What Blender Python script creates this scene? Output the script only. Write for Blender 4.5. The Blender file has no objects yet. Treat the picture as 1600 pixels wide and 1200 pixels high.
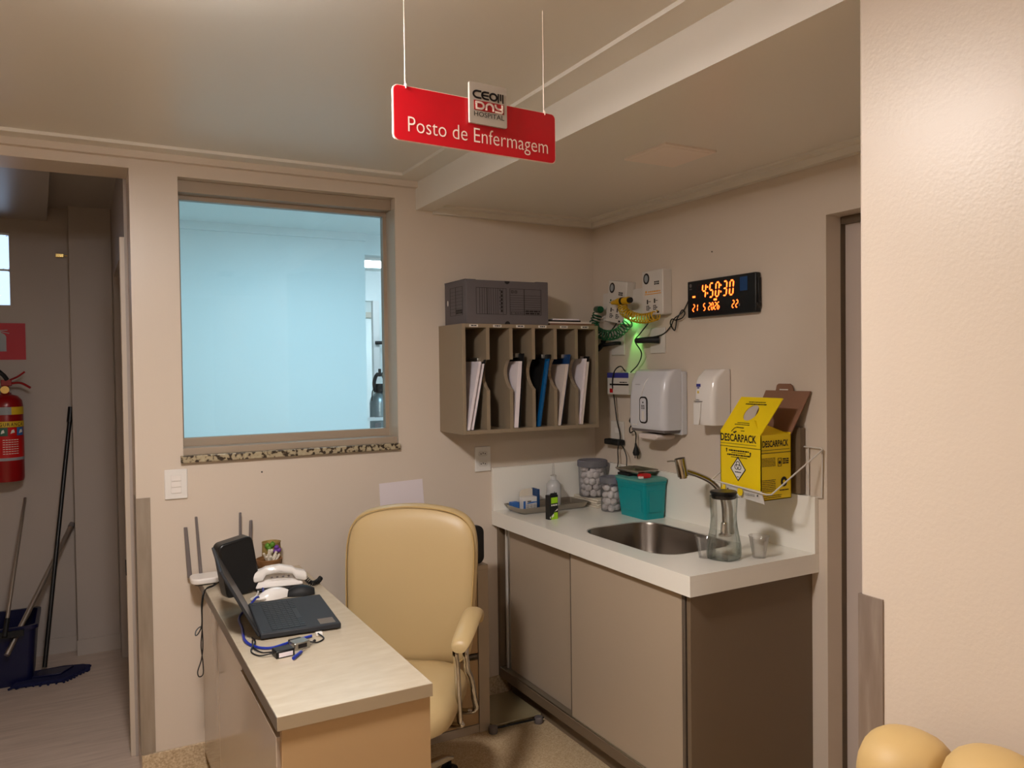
import bpy, bmesh, math, random
from mathutils import Vector, Matrix
random.seed(7)
sc = bpy.context.scene
COL = sc.collection
R = math.radians

# ------------------------------------------------------------------ camera
YAW, PIT, ROL = R(28.7517), R(-1.1889), R(-.7288)
fwd = Vector((math.sin(YAW)*math.cos(PIT), math.cos(YAW)*math.cos(PIT), math.sin(PIT)))
rgt = Vector((math.cos(YAW), -math.sin(YAW), 0)); up = rgt.cross(fwd)
r2 = rgt*math.cos(ROL) + up*math.sin(ROL); u2 = -rgt*math.sin(ROL) + up*math.cos(ROL)
cam = bpy.data.objects.new('camera', bpy.data.cameras.new('camera')); COL.objects.link(cam)
m = Matrix((r2, u2, -fwd)).transposed().to_4x4(); m.translation = Vector((-2.2971, -3.3083, 1.56))
cam.matrix_world = m
cam.data.sensor_width = 36; cam.data.lens = 36*1222.14/1600; cam.data.clip_start = .05
sc.camera = cam
# ------------------------------------------------------------------ world, exposure
w = bpy.data.worlds.new('world'); sc.world = w; w.use_nodes = True
w.node_tree.nodes['Background'].inputs[0].default_value = (.62, .78, 1, 1)
w.node_tree.nodes['Background'].inputs[1].default_value = 1.6
sc.view_settings.view_transform = 'Standard'; sc.view_settings.look = 'None'
sc.view_settings.exposure = 0; sc.view_settings.gamma = 1; sc.view_settings.use_curve_mapping = False
try:
    sc.cycles.use_denoising = True; sc.cycles.max_bounces = 10; sc.cycles.transparent_max_bounces = 24
    sc.cycles.caustics_reflective = False; sc.cycles.caustics_refractive = False; sc.cycles.sample_clamp_indirect = 6
    sc.cycles.use_adaptive_sampling = False
except Exception: pass
WARM = (1, .935, .90); COOL = (.47, .79, 1)
E_MAIN, E_FILL, E_COOL, E_COOL2 = 284, 50, 29, 26

# ------------------------------------------------------------------ materials
def lin(c):
    f = lambda v: (v/255)/12.92 if v/255 <= .04045 else ((v/255+.055)/1.055)**2.4
    return (f(c[0]), f(c[1]), f(c[2]), 1)
def mat(name, c, rough=.5, metal=0, spec=.5, emit=None, es=0, trans=0, ior=1.45, coat=0):
    m = bpy.data.materials.new(name); m.use_nodes = True
    b = m.node_tree.nodes['Principled BSDF']
    b.inputs['Base Color'].default_value = lin(c); b.inputs['Roughness'].default_value = rough
    b.inputs['Metallic'].default_value = metal; b.inputs['Specular IOR Level'].default_value = spec
    b.inputs['Transmission Weight'].default_value = trans; b.inputs['IOR'].default_value = ior
    b.inputs['Coat Weight'].default_value = coat
    if emit: b.inputs['Emission Color'].default_value = (*emit, 1); b.inputs['Emission Strength'].default_value = es
    return m
def N(m, t, **k):
    n = m.node_tree.nodes.new(t)
    for a, v in k.items(): setattr(n, a, v)
    return n
def bump(m, scale, strength, dist=.002, detail=3):
    b = m.node_tree.nodes['Principled BSDF']; L = m.node_tree.links
    tc = N(m, 'ShaderNodeTexCoord'); no = N(m, 'ShaderNodeTexNoise'); bu = N(m, 'ShaderNodeBump')
    no.inputs['Scale'].default_value = scale; no.inputs['Detail'].default_value = detail
    bu.inputs['Strength'].default_value = strength; bu.inputs['Distance'].default_value = dist
    L.new(tc.outputs['Object'], no.inputs['Vector']); L.new(no.outputs['Fac'], bu.inputs['Height'])
    L.new(bu.outputs['Normal'], b.inputs['Normal']); return m
def speckle(m, stops, scale, detail=4, stretch=(1, 1, 1), kind='ShaderNodeTexNoise'):
    b = m.node_tree.nodes['Principled BSDF']; L = m.node_tree.links
    tc = N(m, 'ShaderNodeTexCoord'); mp = N(m, 'ShaderNodeMapping'); no = N(m, kind); cr = N(m, 'ShaderNodeValToRGB')
    mp.inputs['Scale'].default_value = stretch
    no.inputs['Scale'].default_value = scale
    if 'Detail' in no.inputs: no.inputs['Detail'].default_value = detail
    e = cr.color_ramp.elements
    while len(e) < len(stops): e.new(.5)
    for i, (p, c) in enumerate(stops): e[i].position = p; e[i].color = lin(c)
    L.new(tc.outputs['Object'], mp.inputs['Vector']); L.new(mp.outputs['Vector'], no.inputs['Vector'])
    L.new(no.outputs[0], cr.inputs['Fac']); L.new(cr.outputs['Color'], b.inputs['Base Color']); return m
def clear(name, tint=(1, 1, 1), edge=(.6, .75, .7), gl=.06, amt=.75, rough=.02, milk=0):
    """clear plastic or glass: see-through with a fresnel reflection and a denser rim"""
    m = bpy.data.materials.new(name); m.use_nodes = True; nt = m.node_tree; nt.nodes.clear(); L = nt.links
    o = nt.nodes.new('ShaderNodeOutputMaterial'); t = nt.nodes.new('ShaderNodeBsdfTransparent'); g = nt.nodes.new('ShaderNodeBsdfGlossy')
    lw = nt.nodes.new('ShaderNodeLayerWeight'); mx = nt.nodes.new('ShaderNodeMixShader'); mc = nt.nodes.new('ShaderNodeMix'); mc.data_type = 'RGBA'
    lw.inputs['Blend'].default_value = .35; g.inputs['Roughness'].default_value = rough
    mc.inputs[6].default_value = (*tint, 1); mc.inputs[7].default_value = (*edge, 1)
    mr = nt.nodes.new('ShaderNodeMapRange'); mr.inputs['To Min'].default_value = gl; mr.inputs['To Max'].default_value = amt
    L.new(lw.outputs['Facing'], mc.inputs[0]); L.new(mc.outputs[2], t.inputs['Color'])
    L.new(lw.outputs['Fresnel'], mr.inputs['Value']); L.new(mr.outputs[0], mx.inputs['Fac'])
    L.new(t.outputs[0], mx.inputs[1]); L.new(g.outputs[0], mx.inputs[2])
    if milk:
        d = nt.nodes.new('ShaderNodeBsdfDiffuse'); d.inputs['Color'].default_value = (.85, .85, .85, 1)
        m2 = nt.nodes.new('ShaderNodeMixShader'); m2.inputs['Fac'].default_value = milk
        L.new(mx.outputs[0], m2.inputs[1]); L.new(d.outputs[0], m2.inputs[2]); L.new(m2.outputs[0], o.inputs[0])
    else: L.new(mx.outputs[0], o.inputs[0])
    return m
MT = {}
MT['wall'] = bump(mat('wall_paint', (210, 196, 180), .36, spec=.45), 70, .25, .0006)
MT['wall_s'] = bump(mat('wall_paint_satin', (208, 193, 176), .36, spec=.4), 120, .5, .0008)
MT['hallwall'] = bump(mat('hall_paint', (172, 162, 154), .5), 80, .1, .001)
MT['ceil'] = bump(mat('ceiling_paint', (226, 220, 210), .38, spec=.45), 30, .08, .001)
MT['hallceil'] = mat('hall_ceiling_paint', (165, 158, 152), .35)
MT['white_wall'] = mat('white_wall_paint', (226, 230, 226), .5)
MT['frame'] = mat('window_frame_paint', (164, 147, 128), .4)
MT['reveal'] = mat('reveal_paint', (190, 180, 164), .45)
MT['floor'] = speckle(mat('granite_floor', (190, 165, 130), .22), [(0, (150, 124, 92)), (.42, (182, 158, 122)), (.55, (198, 174, 140)), (1, (222, 202, 172))], 190, 6)
MT['skirt'] = speckle(mat('granite_skirting', (190, 165, 130), .4), [(0, (120, 98, 72)), (.45, (186, 162, 130)), (.6, (205, 184, 152)), (1, (228, 212, 186))], 120, 6)
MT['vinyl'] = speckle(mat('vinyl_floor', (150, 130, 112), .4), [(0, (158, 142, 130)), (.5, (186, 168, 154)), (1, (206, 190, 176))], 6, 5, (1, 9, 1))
MT['sill'] = speckle(mat('granite_sill', (150, 140, 110), .25), [(0, (34, 28, 22)), (.44, (60, 50, 40)), (.5, (164, 150, 122)), (1, (200, 190, 162))], 55, 5)
MT['steelguard'] = speckle(mat('brushed_guard', (158, 146, 132), .42, .35), [(0, (134, 122, 108)), (.5, (160, 147, 132)), (1, (178, 166, 150))], 8, 5, (4, 4, .6))
MT['guardR'] = speckle(mat('brushed_guard_dark', (126, 114, 104), .32, .6), [(0, (128, 116, 106)), (.5, (158, 144, 134)), (1, (200, 188, 176))], 7, 5, (6, 6, .8))
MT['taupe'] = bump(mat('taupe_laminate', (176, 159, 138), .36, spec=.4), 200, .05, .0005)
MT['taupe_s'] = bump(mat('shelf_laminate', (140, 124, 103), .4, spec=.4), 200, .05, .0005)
MT['taupe_shaded'] = mat('taupe_laminate_shaded', (116, 99, 80), .38, spec=.4)  # darker copy of the door taupe, with the cabinet side's shade in it
MT['taupe_g'] = mat('taupe_gloss_laminate', (170, 152, 134), .12, spec=.6)
MT['desk'] = speckle(mat('desk_laminate', (196, 182, 158), .22, spec=.5), [(0, (172, 158, 136)), (.5, (182, 168, 146)), (1, (192, 178, 156))], 14, 6, (1, 3, 1))
MT['deskpanel'] = bump(mat('desk_panel_laminate', (176, 144, 104), .38), 160, .06, .0005)
MT['deskedge'] = mat('desk_edge_band', (98, 86, 74), .35)
MT['deskband'] = mat('desk_front_band', (160, 142, 116), .35)
MT['stone'] = mat('white_stone', (240, 236, 226), .14, spec=.6)
MT['steel'] = mat('stainless_steel', (206, 200, 192), .34, 1)
MT['sinksteel'] = mat('sink_steel', (120, 112, 104), .3, 1)
MT['traysteel'] = mat('tray_steel', (176, 168, 156), .33, 1)
MT['chrome'] = mat('chrome', (200, 196, 190), .08, 1)
MT['alum'] = mat('aluminium', (180, 178, 172), .3, 1)
MT['leather'] = bump(mat('cream_leatherette', (190, 164, 118), .38, spec=.5), 220, .12, .0006)
MT['leather2'] = bump(mat('tan_leatherette', (198, 166, 110), .5, spec=.4), 220, .1, .0006)
MT['seam'] = mat('leather_seam', (188, 156, 98), .6)
MT['black'] = mat('black_plastic', (14, 14, 15), .35)
MT['blackm'] = mat('black_matte', (12, 12, 13), .6)
MT['cable'] = mat('black_cable', (12, 12, 13), .45)
MT['white'] = mat('white_plastic', (226, 222, 216), .3)
MT['whiteg'] = mat('white_gloss_plastic', (232, 226, 220), .16)
MT['offwhite'] = mat('offwhite_plastic', (212, 206, 198), .4)
MT['greyw'] = mat('pale_grey_plastic', (206, 206, 210), .2)
MT['greyd'] = mat('grey_antenna', (108, 100, 98), .45)
MT['paper'] = mat('paper', (226, 216, 220), .8)
MT['paper2'] = mat('paper_warm', (210, 196, 188), .8)
MT['red'] = mat('sign_red', (192, 10, 28), .3)
MT['whiteedge'] = mat('white_acrylic', (246, 228, 214), .3)
MT['frost'] = mat('frosted_acrylic', (176, 166, 154), .35)
MT['ink'] = mat('black_ink', (20, 14, 14), .6)
MT['darkred'] = mat('deep_red', (150, 8, 16), .4)
MT['redext'] = mat('extinguisher_red', (140, 10, 16), .28)
MT['redflat'] = mat('safety_red', (176, 10, 34), .5)
MT['yellow'] = mat('yellow_card', (240, 208, 8), .5)
MT['yellowd'] = mat('yellow_label', (214, 180, 40), .5)
MT['brown'] = mat('brown_card', (134, 96, 74), .8)
MT['greybox'] = mat('grey_corrugated', (92, 86, 88), .6)
MT['teal'] = mat('teal_plastic', (0, 142, 148), .32)
MT['teal_l'] = mat('teal_lid', (86, 150, 142), .4)
MT['navy'] = mat('navy_plastic', (4, 8, 50), .35)
MT['navym'] = mat('navy_mop', (8, 14, 58), .9)
MT['blue'] = mat('blue_card', (50, 104, 176), .5)
MT['blued'] = mat('dark_blue_card', (24, 62, 110), .5)
MT['foldblue'] = mat('blue_folder', (0, 84, 142), .4)
MT['lime'] = mat('lime_print', (156, 210, 20), .5)
MT['laptop'] = mat('laptop_body', (44, 45, 48), .6, spec=.3)
MT['key'] = mat('laptop_keys', (22, 24, 28), .5)
MT['wood'] = speckle(mat('wooden_bowl', (110, 74, 40), .5), [(0, (70, 42, 20)), (.5, (122, 84, 48)), (1, (160, 120, 74))], 20, 4, (1, 1, 8))
MT['weave'] = speckle(mat('woven_cup', (130, 110, 60), .6), [(0, (70, 50, 30)), (.5, (150, 126, 70)), (1, (190, 168, 104))], 40, 2)
MT['green'] = mat('green_tubing', (6, 74, 44), .3)
MT['green2'] = mat('leaf_green', (84, 132, 34), .5)
MT['purple'] = mat('purple_petals', (110, 60, 150), .6)
MT['yhose'] = mat('yellow_tubing', (206, 160, 20), .35)
MT['cotton'] = bump(mat('cotton_wool', (226, 218, 214), .95), 60, .8, .01)
MT['cloth'] = mat('white_cloth', (214, 204, 186), .9)
MT['lid'] = clear('violet_lid', (.36, .36, .52), (.25, .25, .4), .05, .4, .2, .15)
MT['glass'] = clear('window_glass', (.94, .99, 1), (.85, .95, .97), .02, .55)
MT['carafe'] = clear('carafe_glass', (.985, .995, .99), (.60, .70, .67), .05, .6)
MT['water'] = clear('water', (.97, .98, .97), (.72, .76, .74), .04, .4)
MT['cup'] = clear('clear_cup_plastic', (.985, .985, .985), (.92, .91, .90), .04, .45, .05, .02)
MT['jar'] = clear('jar_plastic', (.97, .97, .98), (.62, .64, .70), .03, .4, .08, .05)
MT['bottle'] = clear('squeeze_bottle_plastic', (.95, .95, .95), (.70, .69, .68), .05, .4, .2, .38)
MT['block'] = bump(mat('glass_block', (235, 245, 255), .08, trans=1, ior=1.3), 14, 1, .03)
MT['lamp'] = mat('lamp_diffuser', (255, 240, 220), .4, emit=WARM, es=E_MAIN)
MT['lampS'] = mat('lamp_side_diffuser', (255, 240, 220), .4, emit=WARM, es=E_MAIN*.21)
MT['lampFill'] = mat('fill_lamp_diffuser', (255, 240, 220), .4, emit=WARM, es=E_FILL)
MT['lampC'] = mat('cool_lamp_diffuser', (240, 250, 255), .4, emit=COOL, es=E_COOL)
MT['lampD'] = mat('cool_tube_diffuser', (240, 250, 255), .4, emit=(.72, .86, 1), es=E_COOL2)
MT['paneloff'] = mat('unlit_diffuser', (240, 226, 214), .5)
MT['led_r'] = mat('led_segment', (255, 60, 20), .4, emit=(1, .12, .015), es=6)
MT['led_off'] = mat('unlit_segment', (60, 14, 14), .4)
MT['led_g'] = mat('green_led', (40, 255, 60), .4, emit=(.15, 1, .2), es=14)
MT['phone_g'] = mat('sticker_grey', (150, 156, 160), .5)
MT['orange'] = mat('orange_print', (226, 160, 60), .5)
MT['greenp'] = mat('green_print', (40, 90, 70), .5)
MT['bluep'] = mat('blue_print', (60, 60, 140), .5)
MT['brass'] = mat('brass', (220, 190, 120), .2, 1)
MT['ethernet'] = mat('blue_cable', (20, 40, 140), .4)
MT['cyl'] = mat('cylinder_aluminium', (150, 156, 158), .28, .9)
MT['redplas'] = mat('red_plastic', (190, 14, 18), .35)
MT['door'] = mat('door_leaf', (196, 182, 172), .4)
MT['doorframe'] = mat('door_stop', (96, 80, 62), .5)
MT['jamb'] = mat('jamb_white', (196, 182, 166), .4)
MT['glasswhite'] = mat('frosted_glass_scale', (150, 136, 104), .1, spec=.7)

# ------------------------------------------------------------------ mesh helpers
WM = {}
class G:
    """collects shapes; build() links them as one mesh object"""
    def __init__(s): s.b = bmesh.new()
    def box(s, x0, x1, y0, y1, z0, z1, M=None, mi=0):
        v = [s.b.verts.new(p) for p in ((x0,y0,z0),(x1,y0,z0),(x1,y1,z0),(x0,y1,z0),(x0,y0,z1),(x1,y0,z1),(x1,y1,z1),(x0,y1,z1))]
        for f in ((3,2,1,0),(4,5,6,7),(0,1,5,4),(1,2,6,5),(2,3,7,6),(3,0,4,7)):
            s.b.faces.new([v[i] for i in f]).material_index = mi
        if M: bmesh.ops.transform(s.b, matrix=M, verts=v)
        return s
    def hexa(s, p):   # 8 corners: bottom ring 4, top ring 4
        v = [s.b.verts.new(q) for q in p]
        for f in ((3,2,1,0),(4,5,6,7),(0,1,5,4),(1,2,6,5),(2,3,7,6),(3,0,4,7)): s.b.faces.new([v[i] for i in f])
        return s
    def prism(s, poly, o, u, v, n, t):   # 2d outline on plane (o;u,v) pushed t along n
        o, u, v, n = map(Vector, (o, u, v, n))
        a = [s.b.verts.new(o+u*p[0]+v*p[1]) for p in poly]; b = [s.b.verts.new(o+u*p[0]+v*p[1]+n*t) for p in poly]
        k = len(poly)
        try:
            s.b.faces.new(a[::-1]); s.b.faces.new(b)
        except ValueError: pass
        for i in range(k): s.b.faces.new([a[i], a[(i+1)%k], b[(i+1)%k], b[i]])
        return s
    def rings(s, rs, cap0=True, cap1=True):
        V = [[s.b.verts.new(p) for p in r] for r in rs]; k = len(V[0])
        for i in range(len(V)-1):
            for j in range(k): s.b.faces.new([V[i][j], V[i][(j+1)%k], V[i+1][(j+1)%k], V[i+1][j]])
        if cap0: s.b.faces.new(V[0][::-1])
        if cap1: s.b.faces.new(V[-1])
        return s
    def tube(s, pts, r, seg=8, closed=False, sm=True, n=6):
        P = [Vector(p) for p in pts]
        if sm and len(P) > 2: P = spline(P, n)
        rad = r if isinstance(r, (list, tuple)) else [r]*len(P)
        if len(rad) != len(P): rad = [rad[0]+(rad[-1]-rad[0])*i/(len(P)-1) for i in range(len(P))]
        rs = []; nn = None
        for i, p in enumerate(P):
            t = (P[min(i+1, len(P)-1)]-P[max(i-1, 0)])
            if t.length < 1e-9: t = Vector((0,0,1))
            t.normalize()
            if nn is None: nn = t.orthogonal().normalized()
            else:
                nn = nn - t*nn.dot(t)
                nn = nn.normalized() if nn.length > 1e-6 else t.orthogonal().normalized()
            bb = t.cross(nn)
            rs.append([p+(nn*math.cos(a)+bb*math.sin(a))*rad[i] for a in [2*math.pi*j/seg for j in range(seg)]])
        return s.rings(rs)
    def cyl(s, a, b, r, seg=20, r2=None):
        return s.tube([a, b], [r, r if r2 is None else r2], seg, sm=False)
    def lathe(s, prof, c=(0,0,0), seg=28, sq=None):
        """profile of (radius, z); sq>0 squares the section"""
        rs = []
        for r, z in prof:
            ring = []
            for j in range(seg):
                a = 2*math.pi*j/seg+math.pi/seg; q = 1
                if sq: q = 1/((abs(math.cos(a))**sq+abs(math.sin(a))**sq)**(1/sq))
                ring.append(Vector((c[0]+r*q*math.cos(a), c[1]+r*q*math.sin(a), c[2]+z)))
            rs.append(ring)
        return s.rings(rs)
    def text(s, body, o, u, v, w=None, h=None, size=1, bold=0, center=False, depth=.0006, shear=0):
        """lettering on plane (o;u,v); w/h = wanted width and cap height"""
        cu = bpy.data.curves.new('t', 'FONT'); cu.body = body; cu.size = 1; cu.offset = bold; cu.resolution_u = 3; cu.shear = shear
        ob = bpy.data.objects.new('t', cu); COL.objects.link(ob)
        me = bpy.data.meshes.new_from_object(ob.evaluated_get(bpy.context.evaluated_depsgraph_get()))
        bpy.data.objects.remove(ob); bpy.data.curves.remove(cu)
        xs = [q.co.x for q in me.vertices]; ys = [q.co.y for q in me.vertices]
        x0, x1, y0, y1 = min(xs), max(xs), min(0, 0), .69
        if w is None: w = (x1-x0)*h/.69
        o, u, v = Vector(o), Vector(u).normalized(), Vector(v).normalized(); n = u.cross(v)
        k = s.b.verts; base = []
        for q in me.vertices:
            a = (q.co.x-x0)/(x1-x0)*w; bq = (q.co.y-y0)/(y1-y0)*h
            if center: a -= w/2; bq -= h/2
            base.append(k.new(o+u*a+v*bq+n*depth))
        for f in me.polygons:
            try: s.b.faces.new([base[i] for i in f.vertices])
            except ValueError: pass
        bpy.data.meshes.remove(me); return s
    def bar(s, o, u, v, a0, a1, b0, b1, t=.0006):   # a flat printed rectangle
        return s.prism([(a0,b0),(a1,b0),(a1,b1),(a0,b1)], o, u, v, Vector(u).cross(Vector(v)), t)
    def poly(s, o, u, v, pts, t=.0006):
        return s.prism(pts, o, u, v, Vector(u).cross(Vector(v)), t)
    def frame(s, o, u, v, a0, a1, b0, b1, th, t=.0006):
        s.bar(o,u,v,a0,a1,b0,b0+th,t); s.bar(o,u,v,a0,a1,b1-th,b1,t); s.bar(o,u,v,a0,a0+th,b0,b1,t); s.bar(o,u,v,a1-th,a1,b0,b1,t); return s
    def greek(s, o, u, v, a0, a1, b0, b1, rows, seed=1, fill=.55, t=.0006):   # rows of unreadably small print
        rr = random.Random(seed); h = (b1-b0)/rows
        for i in range(rows):
            a = a0
            while a < a1-.15*h:
                L = min(h*(.6+1.8*rr.random()), a1-a); s.bar(o, u, v, a, a+L, b1-h*(i+.5+fill/2), b1-h*(i+.5-fill/2), t); a += L+h*.35
        return s
    def build(s, name, m, parent=None, smooth=False, bev=0, local=False, sub=0, seg=2, solid=0):
        me = bpy.data.meshes.new(name)
        bmesh.ops.recalc_face_normals(s.b, faces=s.b.faces[:]); s.b.to_mesh(me); s.b.free()
        for x in (m if isinstance(m, (list, tuple)) else [m]): me.materials.append(MT[x] if isinstance(x, str) else x)
        ob = bpy.data.objects.new(name, me); COL.objects.link(ob)
        if parent is not None:
            ob.parent = parent; WM[ob] = WM[parent]
            if not local: me.transform(WM[parent].inverted())
        else:
            c = [v.co for v in me.vertices]
            o = Vector(((min(q.x for q in c)+max(q.x for q in c))/2, (min(q.y for q in c)+max(q.y for q in c))/2, min(q.z for q in c)))
            me.transform(Matrix.Translation(-o)); ob.location = o; WM[ob] = Matrix.Translation(o)
        if smooth:
            me.polygons.foreach_set('use_smooth', [True]*len(me.polygons))
            if smooth != 'all': 
                try: me.set_sharp_from_angle(angle=R(38))
                except Exception: pass
        if solid:
            so = ob.modifiers.new('s', 'SOLIDIFY'); so.thickness = solid; so.offset = 0
        if bev:
            b = ob.modifiers.new('b', 'BEVEL'); b.width = bev; b.segments = seg; b.limit_method = 'ANGLE'; b.angle_limit = R(35)
            me.polygons.foreach_set('use_smooth', [True]*len(me.polygons))
            try: me.set_sharp_from_angle(angle=R(30))
            except Exception: pass
            b.harden_normals = False
        if sub:
            q = ob.modifiers.new('u', 'SUBSURF'); q.levels = sub; q.render_levels = sub
        return ob
def spline(P, n=6):
    out = []; P = [P[0]*2-P[1]]+P+[P[-1]*2-P[-2]]
    for i in range(1, len(P)-2):
        for j in range(n):
            t = j/n; a, b, c, d = P[i-1], P[i], P[i+1], P[i+2]
            out.append(.5*((2*b)+(c-a)*t+(2*a-5*b+4*c-d)*t*t+(3*b-3*c+d-a)*t**3))
    out.append(P[-2].copy()); return out
def tag(o, label, cat, group=None, kind=None):
    o['label'] = label; o['category'] = cat
    if group: o['group'] = group
    if kind: o['kind'] = kind
    return o
def thing(name, label, cat, loc, rz=0, group=None, M=None):
    o = bpy.data.objects.new(name, None); COL.objects.link(o); o.empty_display_size = .05
    W = Matrix.Translation(Vector(loc)) @ Matrix.Rotation(rz, 4, 'Z')
    if M is not None: W = W @ M
    o.matrix_world = W; WM[o] = W
    return tag(o, label, cat, group)
def struct(name, g, m, label, cat, parent=None, **k):
    o = g.build(name, m, parent, **k)
    if parent is None: tag(o, label, cat, kind='structure')
    return o
def at(root):   # geometry written in the thing's own frame
    return dict(parent=root, local=True)
def rrect(w, h, r, n=5, cx=0, cy=0):
    out = []
    for sx, sy, a0 in ((1,1,0),(-1,1,90),(-1,-1,180),(1,-1,270)):
        for i in range(n+1):
            a = R(a0+90*i/n); out.append((cx+sx*(w/2-r)+r*math.cos(a), cy+sy*(h/2-r)+r*math.sin(a)))
    return out
X, Y, Z = Vector((1,0,0)), Vector((0,1,0)), Vector((0,0,1)); nX, nY = -X, -Y

# ================================================================== SETTING
struct('floor', G().box(-3.8,.3,-6,.0,-.06,0), 'floor', 'speckled beige granite floor of the nursing station', 'floor')
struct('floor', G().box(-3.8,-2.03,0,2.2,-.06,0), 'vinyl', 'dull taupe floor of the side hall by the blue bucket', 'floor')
struct('floor', G().box(-2.03,2.8,0,6.9,-.06,0), 'white_wall', 'pale floor of the bright room behind the window', 'floor')
# back wall with the hall opening and the window opening
WX0, WX1, WZ0, WZ1 = -1.957, -1.064, 1.23, 2.322
g = G(); g.box(-3.8,-2.128,0,.195,2.336,2.8).box(-2.128,WX0,0,.195,0,2.8).box(WX0,WX1,0,.195,0,WZ0).box(WX0,WX1,0,.195,WZ1,2.8).box(WX1,.3,0,.195,0,2.8).box(-3.9,-3.55,0,.195,0,2.336)
struct('wall_back', g, 'wall', 'beige back wall with the hall opening on the left and the interior window', 'wall')
# right wall with door opening
g = G(); g.box(0,.22,-1.426,0,0,2.6).box(0,.22,-2.28,-1.426,2.082,2.6)
struct('wall_right', g, 'wall', 'beige right wall carrying the clock and dispensers', 'wall')
struct('wall_front_right', G().box(-.965,.3,-6,-2.295,0,2.6), 'wall_s', 'bright beige partition wall filling the right edge of the view', 'wall', bev=.006)
struct('wall_left', G().box(-3.95,-3.8,-6,2.2,0,2.8), 'wall', 'beige left wall outside the view', 'wall')
struct('wall_rear', G().box(-3.95,.3,-6.15,-6,0,2.8), 'wall', 'beige rear wall behind the viewer', 'wall')
# ceilings
g = G(); g.box(-3.8,-.96,-6,.0,2.41,2.5)
g.box(-3.8,-.965,-.10,0,2.398,2.411).box(-1.065,-.965,-6,-.10,2.398,2.411).box(-3.8,-3.7,-6,-.1,2.398,2.411).box(-3.7,-1.065,-6,-5.9,2.398,2.411)
struct('ceiling', g, 'ceil', 'beige plaster ceiling of the main room with a shallow border step', 'ceiling')
g = G(); g.box(-.95,.2,-2.3,0,2.296,2.4)
g.box(-.95,.0,-.075,0,2.286,2.297).box(-.075,0,-2.3,-.075,2.286,2.297)
struct('ceiling', g, 'ceil', 'lower beige ceiling above the sink counter', 'ceiling')
struct('trim_1', G().box(-.965,-.885,-2.3,0,2.276,2.42), 'ceil', 'dropped beam edge between the two ceiling levels', 'ceiling beam')
g = G(); g.box(-.885,0,-.03,0,2.262,2.287).box(-.03,0,-2.3,-.03,2.262,2.287)
struct('trim_2', g, 'ceil', 'small plaster cove above the sink counter walls', 'ceiling trim')
g = G(); g.box(-3.8,-.965,-.028,0,2.372,2.399)
struct('trim_3', g, 'wall', 'small plaster cove along the top of the back wall', 'ceiling trim')
struct('baseboard_back', G().box(-2.128,-.0,-.012,0,0,.0862), 'skirt', 'speckled granite baseboard below the window', 'baseboard', bev=.002)
struct('baseboard_right', G().box(-.012,0,-1.426,-.012,0,.0862), 'skirt', 'speckled granite baseboard behind the sink cabinet', 'baseboard', bev=.002)
struct('trim_4', G().box(-2.130,-2.079,-.0035,.12,.088,1.078), 'steelguard', 'brushed metal guard on the wall corner by the hall opening', 'corner guard')
struct('trim_5', G().box(-.9685,-.92,-2.345,-2.2915,.0,1.108), 'guardR', 'scuffed metal guard on the partition corner', 'corner guard')
# window: frame, panes, sill
t = thing('window_1', 'interior window looking into the bright cool room', 'window', (-1.52,.0,WZ0)); t['kind'] = 'structure'
g = G()
g.box(WX0,WX1,.052,.15,2.274,WZ1)                  # header box
g.box(WX0,WX1,.02,.15,WZ0,1.2575)                   # bottom board
g.build('window_frame', 'frame', t, bev=.002)
g = G(); g.box(WX0,WX1,.112,.148,2.256,2.288).box(WX0,WX1,.112,.148,1.256,1.291).box(WX0,-1.941,.112,.148,1.291,2.256).box(-1.083,WX1,.112,.148,1.291,2.256)
g.build('sash', 'frame', t, bev=.0015)
G().box(WX1-.003,WX1-.0002,.001,.112,1.2575,2.274).build('side_reveal', 'reveal', t)
G().box(-1.941,-1.083,.128,.134,1.291,2.256).build('pane', 'glass', t)
struct('trim_6', G().box(-1.968,-1.064,-.022,.02,1.204,1.231), 'sill', 'speckled brown granite sill under the window', 'window sill', bev=.002)
# right wall door
t = thing('door_1', 'pale door set deep in the right wall beside the partition', 'door', (.1,-1.85,0)); t['kind'] = 'structure'
G().box(.075,.0995,-1.4275,-1.4262,0,2.080).box(.078,.0995,-2.28,-1.4275,2.055,2.081).build('door_frame', 'doorframe', t)
G().box(.1,.135,-2.28,-1.4265,0,2.078).build('door_leaf', 'door', t)
# ---- hall
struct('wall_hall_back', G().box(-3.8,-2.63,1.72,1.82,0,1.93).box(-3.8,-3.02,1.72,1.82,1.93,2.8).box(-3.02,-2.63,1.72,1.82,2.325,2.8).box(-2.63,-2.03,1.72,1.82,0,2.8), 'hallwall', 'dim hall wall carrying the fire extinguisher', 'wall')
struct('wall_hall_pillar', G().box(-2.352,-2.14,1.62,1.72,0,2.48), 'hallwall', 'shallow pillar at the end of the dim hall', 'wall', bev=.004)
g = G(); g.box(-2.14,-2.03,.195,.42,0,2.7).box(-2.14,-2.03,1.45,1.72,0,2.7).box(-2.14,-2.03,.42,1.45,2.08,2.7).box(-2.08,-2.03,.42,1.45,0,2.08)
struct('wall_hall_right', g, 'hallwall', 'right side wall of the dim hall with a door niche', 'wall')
struct('wall_window_room_left', G().box(-2.14,-2.0,1.82,6.9,0,2.8), 'white_wall', 'left wall of the bright room', 'wall')
t = thing('door_2', 'side hall door seen almost edge on behind the wall corner', 'door', (-2.1,.9,0)); t['kind'] = 'structure'
G().box(-2.105,-2.08,.42,1.45,0,2.08).build('door_leaf', 'hallwall', t)
G().box(-2.158,-2.128,.2,.232,.0,2.105).build('door_jamb', 'jamb', t, bev=.003)
G().box(-2.161,-2.157,.206,.226,.74,.80).build('strike_plate', 'blackm', t)
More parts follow.
